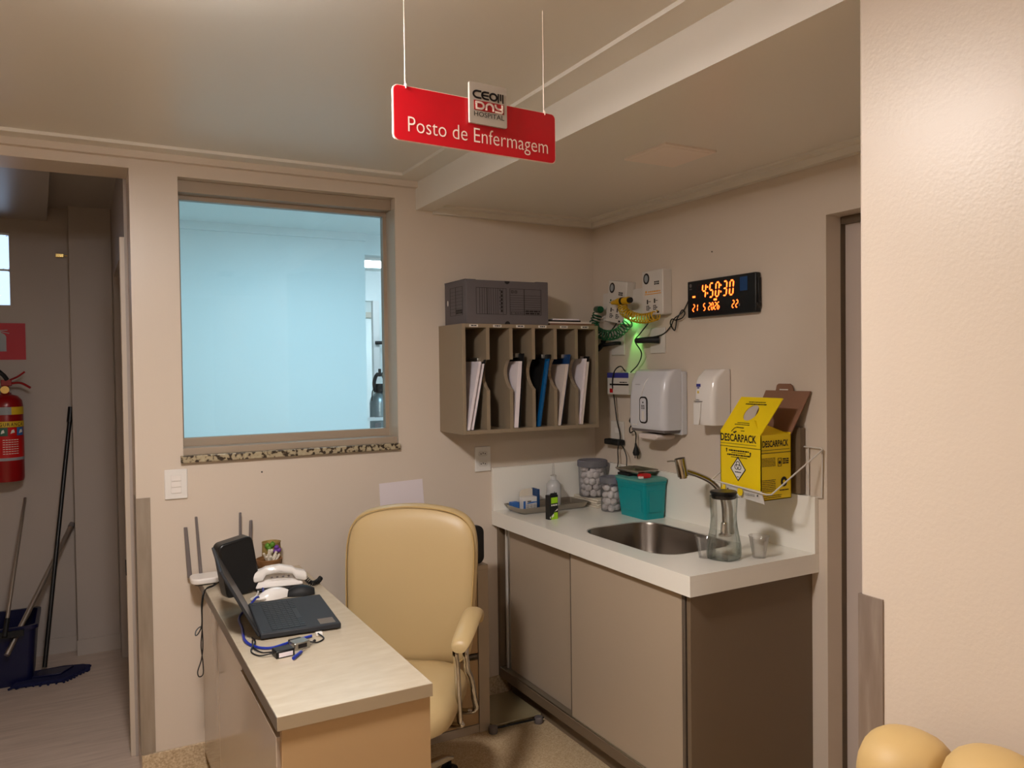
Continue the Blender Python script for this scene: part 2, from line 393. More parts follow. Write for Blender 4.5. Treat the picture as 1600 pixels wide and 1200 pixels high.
struct('ceiling', G().box(-3.8,-2.03,.195,1.72,2.475,2.6), 'hallceil', 'hall ceiling', 'ceiling')
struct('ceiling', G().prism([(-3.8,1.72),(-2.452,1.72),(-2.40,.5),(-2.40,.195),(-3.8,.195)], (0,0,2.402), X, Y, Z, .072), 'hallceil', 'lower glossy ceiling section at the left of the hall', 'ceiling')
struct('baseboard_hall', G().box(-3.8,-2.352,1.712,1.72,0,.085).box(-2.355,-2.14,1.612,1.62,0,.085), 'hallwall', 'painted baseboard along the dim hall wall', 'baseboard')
t = thing('window_2', 'small glass block window high on the hall wall', 'window', (-2.82,1.77,1.93)); t['kind'] = 'structure'
for i in range(2):
    for j in range(2):
        x1 = -2.63-i*.195; z0 = 1.935+j*.195
        G().box(x1-.185,x1-.003,1.735,1.80,z0,z0+.185).build('glass_block', 'block', t, bev=.012, seg=3)
G().box(-3.02,-2.63,1.74,1.795,1.93,1.935).box(-3.02,-2.63,1.74,1.795,2.120,2.130).box(-3.02,-2.63,1.74,1.795,2.315,2.325).box(-2.634,-2.63,1.74,1.795,1.93,2.325).box(-2.828,-2.818,1.74,1.795,1.93,2.325).build('grout', 'white_wall', t)
# ---- bright room behind the window
struct('wall_window_room_partition', G().box(-2.0,-.416,2.4,2.5,0,2.8).box(-.416,2.6,2.4,2.5,2.425,2.8).box(.9,2.6,2.4,2.5,0,2.425), 'white_wall', 'long pale wall of the bright room seen through the window', 'wall')
struct('trim_7', G().box(-2.0,-.416,2.37,2.4,2.525,2.58), 'white_wall', 'thin moulding at the top of the bright room wall', 'ceiling trim')
struct('ceiling', G().box(-2.03,2.8,.19,6.9,2.58,2.7), 'white_wall', 'white ceiling of the bright room', 'ceiling')
struct('wall_window_room_far', G().box(-2.0,2.8,6.6,6.75,0,2.8), 'white_wall', 'far white wall of the bright room', 'wall')
struct('wall_window_room_right', G().box(2.6,2.75,.19,6.9,0,2.8), 'white_wall', 'right wall of the bright room', 'wall')
g = G(); g.box(-2.0,.0,4.5,4.6,0,2.6).box(.0,.385,4.5,4.6,2.27,2.6).box(.385,2.6,4.5,4.6,0,2.6)
struct('wall_window_room_middle', g, 'white_wall', 'cross wall with a door opening deep in the bright room', 'wall')
struct('trim_8', G().box(-.6,1.4,6.55,6.6,2.24,2.31), 'reveal', 'band of trim on the far bright wall', 'wall trim')
t = thing('door_3', 'white door frame deep in the bright room with a dark handle', 'door', (.40,4.45,0)); t['kind'] = 'structure'
G().box(.335,.40,4.44,4.5,0,2.27).build('door_frame', 'white', t)
G().cyl((.35,4.42,1.835),(.43,4.42,1.835),.018,10).build('door_handle', 'blackm', t, smooth=True)

# ================================================================== LAMPS
def round_lamp(x, y, r, key, label):
    t = thing('ceiling_lamp', label, 'ceiling lamp', (x,y,2.335), 0)
    G().cyl((x,y,2.398),(x,y,2.41),r+.012,40).build('lamp_rim', 'white', t, smooth=True)
    G().lathe([(r-.006,0),(r-.006,.004)], (x,y,2.335), 40).build('diffuser', key, t, smooth=True)
    G().lathe([(r-.004,.0005),(r,.003),(r,.063)], (x,y,2.335), 40).build('lamp_side', 'lampS', t, smooth=True)
round_lamp(-2.16,-1.80,.13,'lamp','round surface ceiling lamp above the viewer')
round_lamp(-1.98,-4.6,.17,'lampFill','added round fill lamp on the ceiling behind the viewer')  # unseen fill lamp, added to brighten the room from the rear
t = thing('ceiling_lamp', 'flat square lamp hidden above the window in the bright room', 'ceiling lamp', (-.9,1.0,2.56))
G().box(-1.3,-.5,.75,1.25,2.565,2.58).build('lamp_frame', 'white', t)
G().box(-1.28,-.52,.77,1.23,2.555,2.565).build('diffuser', 'lampC', t)
t = thing('tube_lamp', 'bright linear tube lamp seen through the right side of the window', 'ceiling lamp', (.1,3.6,2.5))
G().box(-.5,.9,3.55,3.72,2.55,2.58).build('lamp_body', 'white', t)
G().box(-.49,.89,3.57,3.70,2.505,2.55).build('diffuser', 'lampD', t, bev=.01)
t = thing('ceiling_lamp', 'square lamp in the farthest bright room', 'ceiling lamp', (.8,5.5,2.56))
G().box(.4,1.2,5.2,5.8,2.565,2.58).build('lamp_frame', 'white', t)
G().box(.42,1.18,5.22,5.78,2.555,2.565).build('diffuser', 'lampD', t)
t = thing('ceiling_lamp', 'small unlit square lamp panel in the lower ceiling', 'ceiling lamp', (-.49,-1.17,2.28))
G().box(-.60,-.375,-1.285,-1.06,2.2895,2.297).build('lamp_frame', 'paneloff', t, bev=.001)
G().box(-.583,-.392,-1.268,-1.077,2.2885,2.2895).build('diffuser', 'paneloff', t)

# ================================================================== HANGING SIGN
SL, SR = Vector((-1.708,-1.724,0)), Vector((-1.287,-1.700,0))
u = (SR-SL).normalized(); n = u.cross(Z); W_ = (SR-SL).length; zb, zt = 2.049, 2.167; H_ = zt-zb
t = thing('hanging_sign', 'red hanging sign reading Posto de Enfermagem on two white cords', 'sign', ((SL+SR)/2+Z*zb))
o = Vector((SL.x,SL.y,zb))
G().prism(rrect(W_,H_,.012,5,W_/2,H_/2), o, u, Z, -n, .005).build('sign_backing', 'whiteedge', t)
G().prism(rrect(W_-.004,H_-.0025,.011,5,W_/2,H_/2), o+n*.0, u, Z, n, .0012).build('sign_face', 'red', t)
G().text('Posto de Enfermagem', o+u*.034+Z*.021+n*.0014, u, Z, w=.364, h=.033, bold=-.008).build('lettering', 'whiteedge', t)
lo = o+u*.181+Z*.061+n*.010
pl = G().prism(rrect(.098,.092,.003,2,.049,.046), lo, u, Z, -n, .0065).build('logo_plate', 'frost', t)
lo = lo+n*.0002
def stroke(g, pts, th, o, u, v, dep=.0006):
    for a, b in zip(pts, pts[1:]):
        a, b = Vector(a), Vector(b); d = (b-a)
        if d.length < 1e-6: continue
        d.normalize(); q = Vector((-d.y, d.x))*th/2; e = d*th*.35
        g.poly(o, u, v, [tuple(a-e-q), tuple(b+e-q), tuple(b+e+q), tuple(a-e+q)], dep)
    return g
def arc(cx, cy, rx, ry, a0, a1, n=10): return [(cx+rx*math.cos(R(a0+(a1-a0)*i/n)), cy+ry*math.sin(R(a0+(a1-a0)*i/n))) for i in range(n+1)]
k = .001
g = G(); T = 4.2*k
b0, h = 56*k, 19*k; cy = b0+h/2; ry = h/2-2*k
stroke(g, [(29*k,cy+ry)]+arc(20*k,cy,10*k,ry,90,270)+[(29*k,cy-ry)], T, lo, u, Z)
stroke(g, [(49*k,cy+ry)]+arc(41*k,cy,9*k,ry,90,270)+[(49*k,cy-ry)], T, lo, u, Z); stroke(g, [(33*k,cy),(48*k,cy)], T, lo, u, Z)
stroke(g, arc(62*k,cy,9*k,ry,0,360,18), T, lo, u, Z)
for xx, y0 in ((75,0),(81,5),(87,0)): stroke(g, [(xx*k,b0+y0*k),(xx*k,b0+h-1*k)], T*.85, lo, u, Z)
g.build('logo_lettering', 'ink', pl)
G().bar(lo, u, Z, 11*k, 90*k, 30*k, 52*k).build('logo_panel', 'darkred', pl)
g = G(); l2 = lo+n*.0006
stroke(g, [(17*k,48*k),(17*k,37*k)], T, l2, u, Z); stroke(g, [(17*k,48*k),(27*k,48*k)]+arc(27*k,41*k,9*k,7*k,90,-90)+[(17*k,34*k)], T, l2, u, Z)
stroke(g, [(43*k,34*k)]+arc(52*k,40*k,9*k,8*k,180,0)+[(61*k,34*k)], T, l2, u, Z)
stroke(g, arc(76*k,48*k,9*k,8*k,180,270)+[(85*k,40*k)], T, l2, u, Z); stroke(g, [(85*k,49*k),(85*k,36*k)]+arc(81*k,36*k,4*k,3.5*k,0,-90,4)+[(67*k,33*k)], T, l2, u, Z)
g.build('logo_lettering', 'whiteedge', pl)
G().text('HOSPITAL', lo+u*.011+Z*.0165, u, Z, w=.079, h=.0105, bold=.004).build('logo_lettering', 'ink', pl)
for a in (.03, W_-.032):
    p = o+u*a+Z*(H_-.006)-n*.0
    G().tube([p+n*.003, p+n*.003+Z*.006, p-n*.002+Z*.012, Vector((p.x,p.y,2.409))-n*.002], .0011, 6, sm=False).build('cord', 'whiteedge', t)
    G().lathe([(.0025,0),(.0035,.003),(.002,.007)], p+Z*.004, 8).build('cord_knot', 'whiteedge', t)

# ================================================================== SHELF UNIT AND FOLDERS
sx0, sx1, sy, sz0, sz1, th = -.862, -.15, -.25, 1.272, 1.754, .017
t = thing('pigeonhole_shelf', 'taupe wall shelf with six upright filing slots', 'shelf', ((sx0+sx1)/2,-.12,sz0))
G().box(sx0,sx0+th,sy,0,sz0,sz1).build('side_panel', 'taupe_s', t, bev=.001)
G().box(sx1-th,sx1,sy,0,sz0,sz1).build('side_panel', 'taupe_s', t, bev=.001)
G().box(sx0+th,sx1-th,sy,0,sz0,sz0+th).build('bottom_panel', 'taupe_s', t, bev=.001)
G().box(sx0+th,sx1-th,sy,0,sz1-th,sz1).build('top_panel', 'taupe_s', t, bev=.001)
G().box(sx0+th,sx1-th,-.008,0,sz0+th,sz1-th).build('back_panel', 'taupe_shaded', t)
pitch = (sx1-sx0-th)/6
for i in range(1, 6):
    x = sx0+i*pitch
    poly = [(sy,sz0+th),(sy,1.462)]+[(sy+.056*math.sin(math.pi*(.04+.80*q)), 1.462+.135*q) for q in [j/10 for j in range(1,11)]]+[(sy,1.597),(sy,sz1-th),(-.008,sz1-th),(-.008,sz0+th)]
    G().prism(poly, (x,0,0), Y, Z, X, th).build('divider', 'taupe_s', t)
for i in range(6):
    x = sx0+th/2+(i+.5)*pitch-.01
    l = G().box(x-.021,x+.021,sy-.001,sy,sz1-.0145,sz1-.0035).build('slot_label', 'offwhite', t)
    G().greek((x-.021,sy-.0012,sz1-.0145), X, Z, .008,.036,.003,.009,1,i,.8).build('print', 'ink', l)
def clipfile(slot, label, lean, hp, papers, board, mpaper='paper', top=.31, clip=True):
    cx = sx0+th+slot*pitch
    t = thing('clipboard', label, 'clipboard', (cx+.03,-.13,sz0+th), group='files standing in the wall shelf slots')
    def slab(a, b, y0, y1, h, name, m, ln):   # leaning slab, foot at x=a..b
        s = math.sin(ln)*h; return G().hexa([(a,y0,sz0+th+.002),(b,y0,sz0+th+.002),(b,y1,sz0+th+.002),(a,y1,sz0+th+.002),(a+s,y0,sz0+th+h),(b+s,y0,sz0+th+h),(b+s,y1,sz0+th+h),(a+s,y1,sz0+th+h)]).build(name, m, t)
    x = cx+.006
    for (w_, h_, m_, yy) in papers:
        slab(x, x+w_, yy, -.02, h_, 'paper_stack', m_, lean); x += w_+.0015
    slab(x+.001, x+.004, sy+.012, -.015, hp, 'board', board, lean)
    if clip:
        G().box(-.012,.012,-.04,.04,0,.02, Matrix.Translation((x+math.sin(lean)*hp-.004, -.15, sz0+th+hp-.018))).build('clip', 'steel', t, bev=.003)
    return t
clipfile(0, 'white paper file with a black binder clip in the leftmost shelf slot', .20, .315, [(.012,.30,'paper',sy+.005),(.008,.295,'paper2',sy+.02),(.008,.29,'paper',sy+.01)], 'blackm')
clipfile(2, 'upright white paper stack before a black board in the third shelf slot', .08, .335, [(.02,.30,'paper',sy+.004),(.006,.295,'paper2',sy+.02)], 'blackm')
clipfile(3, 'leaning file with a bright blue cover in the shelf', .17, .33, [(.006,.31,'blackm',sy+.02),(.010,.30,'foldblue',sy+.005),(.004,.31,'foldblue',sy+.008)], 'blackm')
clipfile(4, 'pinkish papers leaning on a dark blue board in the fifth shelf slot', .17, .33, [(.016,.285,'paper2',sy+.008)], 'blued')
clipfile(5, 'white papers leaning in the rightmost shelf slot', .13, .32, [(.012,.31,'paper',sy+.012),(.008,.295,'paper2',sy+.004)], 'blackm')
# archive box
bx0, bx1, by0, by1, bz0, bz1 = -.838, -.425, -.25, -.02, sz1, 1.945
t = thing('archive_box', 'dark grey cardboard archive box on top of the wall shelf', 'box', ((bx0+bx1)/2,-.135,sz1))
bd = G().box(bx0,bx1,by0,by1,bz0,bz1).build('box_body', 'greybox', t, bev=.0025)
G().box(bx0-.001,bx0+.05,by0+.01,by1,bz1,bz1+.003).build('lid_flap', 'greybox', t); G().box(bx1-.06,bx1,by0+.004,by1,bz1,bz1+.003).build('lid_flap', 'greybox', t)
o = Vector((bx0,by0-.0004,bz0))
G().poly(o, X, Z, arc(.200,.19,.013,.013,180,360,8)).build('finger_hole', 'blackm', bd); G().poly(o, X, Z, arc(.200,.0,.013,.013,0,180,8)).build('finger_hole', 'blackm', bd)
g = G(); g.frame(o,X,Z,.046,.196,.042,.158,.0016)
for a in (.063,.075,.086,.098,.108,.118,.13,.142,.152,.178): g.bar(o,X,Z,a,a+(.0028 if a in (.098,) else .0012),.042,.158)
for i in range(6): g.text('ETERNO'[i], o+X*.161+Z*(.145-.016*i), X, Z, w=.009, h=.008, bold=.01)
g.frame(o,X,Z,.213,.375,.042,.158,.0016); g.bar(o,X,Z,.285,.288,.042,.158)
for b in (.128,.117,.107,.097,.087,.077,.066,.058): g.bar(o,X,Z,.213,.375,b,b+.0013)
g.frame(o,X,Z,.220,.232,.138,.150,.0025); g.frame(o,X,Z,.238,.250,.138,.150,.0025)
for i in range(6): g.text('ETERNO'[i], o+X*(.218+.011*i)+Z*.046, X, Z, w=.008, h=.008, bold=.01)
g.greek(o,X,Z,.293,.368,.044,.064,2,5,.7); g.greek(o,X,Z,.168,.176,.05,.15,6,8,.7)
g.build('printing', 'ink', bd)
o = Vector((bx0-.0004,by1,bz0)); g = G(); g.frame(o,nY,Z,.06,.19,.04,.165,.0012); g.bar(o,nY,Z,.118,.120,.04,.165)
for b in (.145,.13,.115,.10,.085,.07,.055): g.bar(o,nY,Z,.06,.19,b,b+.001)
g.greek(o,nY,Z,.125,.185,.045,.066,2,3,.7); g.build('printing', 'ink', bd)
G().poly(o,nY,Z,arc(.035,.1,.006,.013,0,360,14)).build('hand_hole', 'white', bd)
# papers on shelf top
t = thing('envelope_stack', 'flat brown envelopes and white papers beside the archive box', 'papers', (-.28,-.13,sz1))
G().box(-.41,-.16,-.235,-.02,sz1,sz1+.009).build('envelope', 'brown', t)
G().box(-.42,-.18,-.24,-.03,sz1+.009,sz1+.016).build('envelope', 'paper2', t)
G().box(-.42,-.235,-.23,-.03,sz1+.016,sz1+.024).build('notebook', 'blackm', t)
G().box(-.385,-.24,-.225,-.05,sz1+.024,sz1+.031).build('note_paper', 'paper', t)

# ================================================================== WALL THINGS
def plate(x0, x1, z0, z1, label, horizontal=False):
    t = thing('wall_switch' if horizontal else 'wall_outlet', label, 'light switch' if horizontal else 'power outlet', ((x0+x1)/2,0,z0))
    return t
t = thing('wall_switch', 'white three-rocker light switch below the window', 'light switch', (-1.987,0,1.066))
G().box(-2.028,-1.945,-.008,0,1.064,1.18).build('cover_plate', 'white', t, bev=.003)
for i in range(3): G().box(-2.005,-1.968,-.011,-.008,1.088+.0235*i,1.110+.0235*i).build('rocker', 'whiteg', t, bev=.001)
t = thing('wall_outlet', 'white double power outlet under the wall shelf', 'power outlet', (-.648,0,1.073))
G().box(-.689,-.606,-.008,0,1.072,1.19).build('cover_plate', 'white', t, bev=.003)
for z in (1.098,1.146):
    s = G().prism(rrect(.046,.024,.008,3), (-.648,-.0085,z+.01), X, Z, nY, .0015).build('socket', 'offwhite', t)
    g = G()
    for a, b in ((-.011,0),(0,.003),(.011,0)): g.poly((-.648,-.0105,z+.01), X, Z, arc(a,b,.0028,.0028,0,360,8))
    g.build('socket_hole', 'ink', s)
t = G().poly((-1.159,-.001,1.055), X, Z, [(0,0),(.205,.006),(.216,-.16),(.006,-.16)], .0008).build('paper_sheet', 'paper')
tag(t, 'blank white paper sheet taped to the wall above the chair', 'paper')
for nm, x, z in (('screw_hole',-1.66,1.145),):
    tag(G().cyl((x,-.003,z),(x,0,z),.0035,8).build('wall_plug', 'ink'), 'tiny dark wall plug under the window sill', 'wall plug')
tag(G().cyl((-.003,-.86,2.03),(0,-.86,2.03),.003,8).build('wall_plug', 'doorframe'), 'tiny wall plug above the red digital clock', 'wall plug')
# digital clock
cy0, cy1, cz0, cz1 = -.74, -1.128, 1.762, 1.916
t = thing('digital_clock', 'black digital wall clock glowing 4:50:30 in red', 'clock', (-.015,-.935,cz0))
G().box(-.030,-.004,cy1,cy0,cz0,cz1).build('clock_case', 'black', t, bev=.005, seg=3)
G().cyl((-.018,cy1-.006,cz0+.03),(-.018,cy1+.01,cz0+.03),.012,10).box(-.02,-.006,cy1-.004,cy1+.01,cz0+.04,cz1-.02).build('side_bumper', 'black', t, bev=.002)
co = Vector((-.0306,cy0,cz0)); A = 1/388*.388*1.0
SEG = {'0':'abcdef','1':'bc','2':'abged','3':'abgcd','4':'fgbc','5':'afgcd','6':'afgedc','8':'abcdefg'}
def digit(g, ch, a, b, w, h, th, ox=co, t=.0006):
    P = {'a':((0,h),(w,h)),'d':((0,0),(w,0)),'g':((0,h/2),(w,h/2)),'f':((0,h/2),(0,h)),'e':((0,0),(0,h/2)),'b':((w,h/2),(w,h)),'c':((w,0),(w,h/2))}
    for s in SEG[ch]:
        p, q = P[s]; p, q = Vector(p), Vector(q); d = (q-p).normalized(); p2, q2 = p+d*th*.35, q-d*th*.35
        sk = lambda v: (a+v.x+v.y*.10, b+v.y)
        n_ = Vector((-d.y,d.x))*th/2
        g.poly(ox, nY, Z, [sk(p2), sk(p2+d*th*.5-n_), sk(q2-d*th*.5-n_), sk(q2), sk(q2-d*th*.5+n_), sk(p2+d*th*.5+n_)], t)
g = G()
g.b.free()
for ch, a in (('4',.091),('5',.134),('0',.169),('3',.212),('0',.248)): g = G(); digit(g, ch, a, .078, .0185, .056, .0060); g.build('lit_digit', 'led_r', t)
g = G()
for a in (.121,.198):
    for b in (.092,.118): g.bar(co, nY, Z, a, a+.0055, b, b+.0065)
g.bar(co, nY, Z, .034, .050, .083, .090); g.bar(co, nY, Z, .160, .177, .062, .070)
g.build('lit_dots', 'led_r', t)
for ch, a in (('2',.034),('1',.052),('5',.098),('2',.128),('0',.145),('2',.162),('6',.179),('2',.262),('2',.282)): g = G(); digit(g, ch, a, .026, .0100, .028, .0036); g.build('lit_digit', 'led_r', t)
g = G(); digit(g, '8', .060, .078, .020, .056, .003); g.build('unlit_digit', 'led_off', t)
for a in (.045,.098,.16): G().bar(co, nY, Z, a, a+.012, .016, .019).build('caption_mark', 'led_off', t)
g = G(); g.poly(co, nY, Z, arc(.022,.135,.007,.008,0,360,12)); g.bar(co,nY,Z,.30,.305,.03,.04); g.bar(co,nY,Z,.014,.03,.118,.121)
g.build('maker_mark', 'greyd', t)
G().bar(co, nY, Z, .305, .345, .088, .142, .0003).build('sensor_window', 'blued', t)
# gas alarm boxes
def alarm(name, label, y, z, tilt, col, led):
    W = Matrix.Rotation(R(tilt), 4, 'X')
    t = thing(name, label, 'alarm box', (0,y,z), 0, 'white gas alarm boxes beside the clock', W)
    bd = G().box(-.052,0,-.073,.073,-.1,.1).build('alarm_case', 'offwhite', bev=.004, **at(t))
    o = Vector((-.0525,.073,-.1)); g = G(); o2 = o-X*.0003
    g.poly(o, nY, Z, arc(.032,.165,.021,.025,0,360,20)); g.build('gauge_ring', 'ink', bd, local=True)
    g = G(); g.poly(o2-X*.0006, nY, Z, arc(.032,.165,.013,.017,0,360,16)); ga = g.build('gauge_face', 'phone_g', bd, local=True)
    g = G(); g.greek(o,nY,Z,.088,.120,.132,.150,2,4,.7); g.bar(o,nY,Z,.035,.043,.05,.07); g.bar(o,nY,Z,.085,.093,.052,.072); g.greek(o,nY,Z,.046,.062,.058,.063,1,5); g.greek(o,nY,Z,.096,.11,.06,.065,1,6)
    for a in (.032,.080):
        g.frame(o,nY,Z,a,a+.018,.022,.043,.003); g.bar(o,nY,Z,a+.007,a+.011,.029,.036); g.greek(o,nY,Z,a+.02,a+.028,.028,.036,1,7)
    g.greek(o,nY,Z,.105,.122,.006,.016,1,9,.9); g.build('printing', 'ink', bd, local=True)
    g = G(); g.bar(o,nY,Z,.02,.135,.092,.0955); g.greek(o,nY,Z,.045,.13,.1,.108,1,3,.7); g.poly(o,nY,Z,arc(.03,.105,.006,.006,0,360,8)); g.build('stripe', col, bd, local=True)
    return t
alarm('gas_alarm_box', 'crooked white alarm box with a green stripe near the room corner', -.262, 1.868, 9.5, 'greenp', True)
alarm('gas_alarm_box', 'straight white alarm box with an orange stripe beside the clock', -.534, 1.889, 0, 'orange', False)
tag(G().prism(rrect(.40,.135,.006,3), (0,-.30,1.855), Y, Z, nX, .012).build('gas_outlet_plate', 'offwhite'), 'wide white outlet plate behind the crooked alarm box', 'wall plate')
def coil(g, pts, rad, turns, r, seg=6):
    P = spline([Vector(p) for p in pts], 24); L = len(P)-1; n = turns*14; out = []
    for i in range(n+1):
        s = i/n*L; j = min(int(s), L-1); f_ = s-j; c = P[j].lerp(P[j+1], f_); tn = (P[j+1]-P[j]).normalized()
        a = tn.orthogonal().normalized(); a = (Z-tn*Z.dot(tn)).normalized() if abs(tn.z) < .98 else a; b = tn.cross(a); q = 2*math.pi*turns*i/n
        out.append(c+(a*math.cos(q)+b*math.sin(q))*rad)
    g.tube(out, r, seg, sm=False); return g
t = thing('coiled_hose', 'dark green coiled hose drooping under the crooked alarm box', 'hose', (-.04,-.2,1.76))
coil(G(), [(-.05,-.105,1.82),(-.075,-.11,1.755),(-.085,-.20,1.715),(-.085,-.31,1.715),(-.07,-.385,1.765)], .023, 20, .0032).build('hose_coil', 'green', t, smooth='all')
G().cyl((-.045,-.09,1.845),(-.06,-.145,1.84),.017,14).cyl((-.06,-.145,1.84),(-.064,-.158,1.839),.011,12).build('hose_connector', 'green', t, smooth=True)
t = thing('coiled_hose', 'yellow coiled hose running below the straight alarm box', 'hose', (-.08,-.4,1.78))
coil(G(), [(-.085,-.355,1.86),(-.09,-.375,1.815),(-.075,-.43,1.785),(-.065,-.50,1.775),(-.06,-.575,1.785)], .021, 18, .003).build('hose_coil', 'yhose', t, smooth='all')
G().cyl((-.10,-.345,1.862),(-.10,-.425,1.862),.017,14).cyl((-.10,-.295,1.86),(-.10,-.345,1.862),.008,12,.016).build('hose_connector', 'yhose', t, smooth=True)
G().cyl((-.10,-.385,1.862),(-.10,-.370,1.862),.018,14).cyl((-.10,-.425,1.862),(-.10,-.440,1.862),.013,14).build('connector_ring', 'blackm', t, smooth=True)
t = thing('indicator_light', 'small glowing green light at the corner of the crooked alarm box', 'light', (-.035,-.358,1.783))
G().box(-.045,-.02,-.366,-.325,1.784,1.788).build('led', 'led_g', t)
G().box(-.047,-.018,-.368,-.323,1.788,1.793).build('led_holder', 'offwhite', t)
ld = bpy.data.lights.new('indicator_glow', 'SPOT'); ld.color = (.18,1,.15); ld.energy = 1.6; ld.spot_size = R(44); ld.spot_blend = .6; ld.shadow_soft_size = .006
lo_ = bpy.data.objects.new('indicator_glow', ld); COL.objects.link(lo_); lo_.location = (-.050,-.352,1.780); lo_.rotation_euler = (0, R(-16), 0)
# wall cover plates with plugs
def coverplate(y, z, label):
    t = thing('wall_outlet', label, 'power outlet', (0,y,z-.06))
    G().box(-.008,0,y-.052,y+.052,z-.058,z+.058).build('cover_plate', 'offwhite', t, bev=.003)
    return t
t = coverplate(-.212, 1.672, 'outlet plate holding a small black plug near the room corner')
t2 = thing('power_plug', 'small black plug with a short lead in the plate near the room corner', 'plug', (-.04,-.2,1.65))
G().tube([(-.01,-.235,1.672),(-.03,-.23,1.672),(-.055,-.20,1.668),(-.06,-.165,1.665)], .009, 10).cyl((-.058,-.165,1.675),(-.062,-.12,1.645),.013,10).cyl((-.05,-.15,1.69),(-.05,-.15,1.66),.012,10).build('plug_body', 'blackm', t2, smooth=True)
G().tube([(-.055,-.17,1.68),(-.05,-.20,1.72),(-.04,-.24,1.76),(-.03,-.26,1.80)], .0035, 6).build('plug_cord', 'cable', t2, smooth=True)
t = coverplate(-.512, 1.675, 'outlet plate holding a black adapter under the straight alarm box')
t2 = thing('power_adapter', 'black stick adapter plugged under the straight alarm box', 'adapter', (-.04,-.5,1.66))
G().tube([(-.012,-.53,1.678),(-.05,-.50,1.678),(-.075,-.44,1.676)], [.017,.012], 12, sm=False).build('adapter_body', 'blackm', t2, smooth=True)
G().tube([(-.05,-.53,1.80),(-.06,-.52,1.76),(-.07,-.47,1.71),(-.078,-.44,1.675),(-.05,-.45,1.62),(-.03,-.40,1.57),(-.03,-.34,1.53)], .003, 6).build('adapter_cord', 'cable', t2, smooth=True)
t = thing('cable', 'black cord looped in a knot between the clock and the black adapter', 'cable', (-.01,-.62,1.68))
G().tube([(-.012,-.742,1.865),(-.010,-.715,1.825),(-.012,-.685,1.79),(-.03,-.655,1.765),(-.012,-.61,1.735),(-.012,-.55,1.70),(-.05,-.47,1.685),(-.07,-.445,1.68)], .0028, 6).build('cord_run', 'cable', t, smooth=True)
G().tube([(-.014,-.655,1.765),(-.016,-.69,1.80),(-.018,-.71,1.785),(-.018,-.69,1.765),(-.018,-.65,1.76),(-.018,-.625,1.765),(-.018,-.615,1.745),(-.018,-.64,1.715),(-.018,-.65,1.73),(-.016,-.655,1.765)], .0028, 6).build('cord_knot', 'cable', t, smooth=True)
# small electrical box
t = thing('switch_box', 'small white box with a dark blue top band behind the towel dispenser', 'wall box', (-.02,-.25,1.42))
G().box(-.045,0,-.345,-.175,1.425,1.53).build('box_body', 'offwhite', t, bev=.002)
o = Vector((-.0455,-.175,1.425)); G().bar(o,nY,Z,0,.17,.08,.105).build('band', 'bluep', t)
g = G(); g.bar(o,nY,Z,.02,.17,.044,.052).greek(o,nY,Z,.1,.16,.055,.063,1,2); g.build('band', 'ink', t); G().bar(o,nY,Z,.02,.045,.008,.028).build('sticker', 'redplas', t)
t = thing('cable', 'thin black cord hanging from the switch box to the teal tub', 'cable', (-.03,-.25,1.07))
G().tube([(-.03,-.30,1.535),(-.045,-.285,1.56),(-.055,-.25,1.54),(-.052,-.225,1.48),(-.03,-.21,1.40),(-.02,-.215,1.30),(-.03,-.255,1.22),(-.03,-.235,1.16),(-.04,-.25,1.10),(-.06,-.27,1.078)], .003, 6).build('cord_run', 'cable', t, smooth=True)
t = coverplate(-.20, 1.235, 'low outlet plate above the cotton jars')
G().box(-.011,-.008,-.225,-.185,1.235,1.26).build('socket', 'white', t)
t = thing('power_adapter', 'black rectangular adapter low on the wall above the cotton jar', 'adapter', (-.04,-.2,1.175))
G().box(-.05,-.008,-.265,-.145,1.178,1.206).build('adapter_body', 'blackm', t, bev=.007, seg=3)
G().tube([(-.04,-.262,1.19),(-.045,-.30,1.17),(-.05,-.33,1.13),(-.055,-.335,1.078)], .0025, 6).build('adapter_cord', 'cable', t, smooth=True)
t = thing('power_plug', 'black two-pin plug hanging free below the towel dispenser', 'plug', (-.03,-.37,1.13))
G().tube([(-.03,-.375,1.20),(-.03,-.377,1.185),(-.03,-.378,1.155),(-.03,-.378,1.142)], [.004,.007,.017,.013], 10, sm=False).build('plug_body', 'blackm', t, smooth=True)
for d in (-.009,.009): G().cyl((-.03,-.378+d,1.142),(-.03,-.378+d,1.128),.0022,6).build('pin', 'blackm', t)
G().tube([(-.03,-.375,1.195),(-.028,-.375,1.24),(-.028,-.36,1.255),(-.03,-.335,1.245),(-.03,-.33,1.265),(-.03,-.345,1.285),(-.03,-.33,1.30),(-.03,-.34,1.32)], .003, 6).build('plug_cord', 'cable', t, smooth=True)
# towel dispenser
ty0, ty1, tz0, tz1, td = -.452, -.702, 1.262, 1.545, .135
t = thing('towel_dispenser', 'large pale grey paper towel dispenser above the sink', 'dispenser', (-.06,(ty0+ty1)/2,tz0))
def dispenser_body(g, y0, y1, z0, z1, d, back, topd, rr=.02, seg=6):
    rs = []
    prof = [(z0,d*.93),(z0+.02,d),(z0+(z1-z0)*.5,d*.98),(z0+(z1-z0)*.78,d*.92),(z1-.03,d*.82),(z1-.008,topd),(z1,topd*.8)]
    for z, dd in prof:
        r_ = min(rr, dd*.4); ring = [(-back,y0,z)]
        for i in range(seg+1):
            a = R(90*i/seg); ring.append((-dd+r_-r_*math.sin(a), y0-r_+r_*math.cos(a), z))
        for i in range(seg+1):
            a = R(90*i/seg); ring.append((-dd+r_-r_*math.cos(a), y1+r_-r_*math.sin(a), z))
        ring.append((-back,y1,z)); rs.append([Vector(p) for p in ring])
    return g.rings(rs)
cv = dispenser_body(G(), ty0, ty1, tz0+.02, tz1, td, .035, .10, .03).build('cover', 'greyw', t, smooth=True)
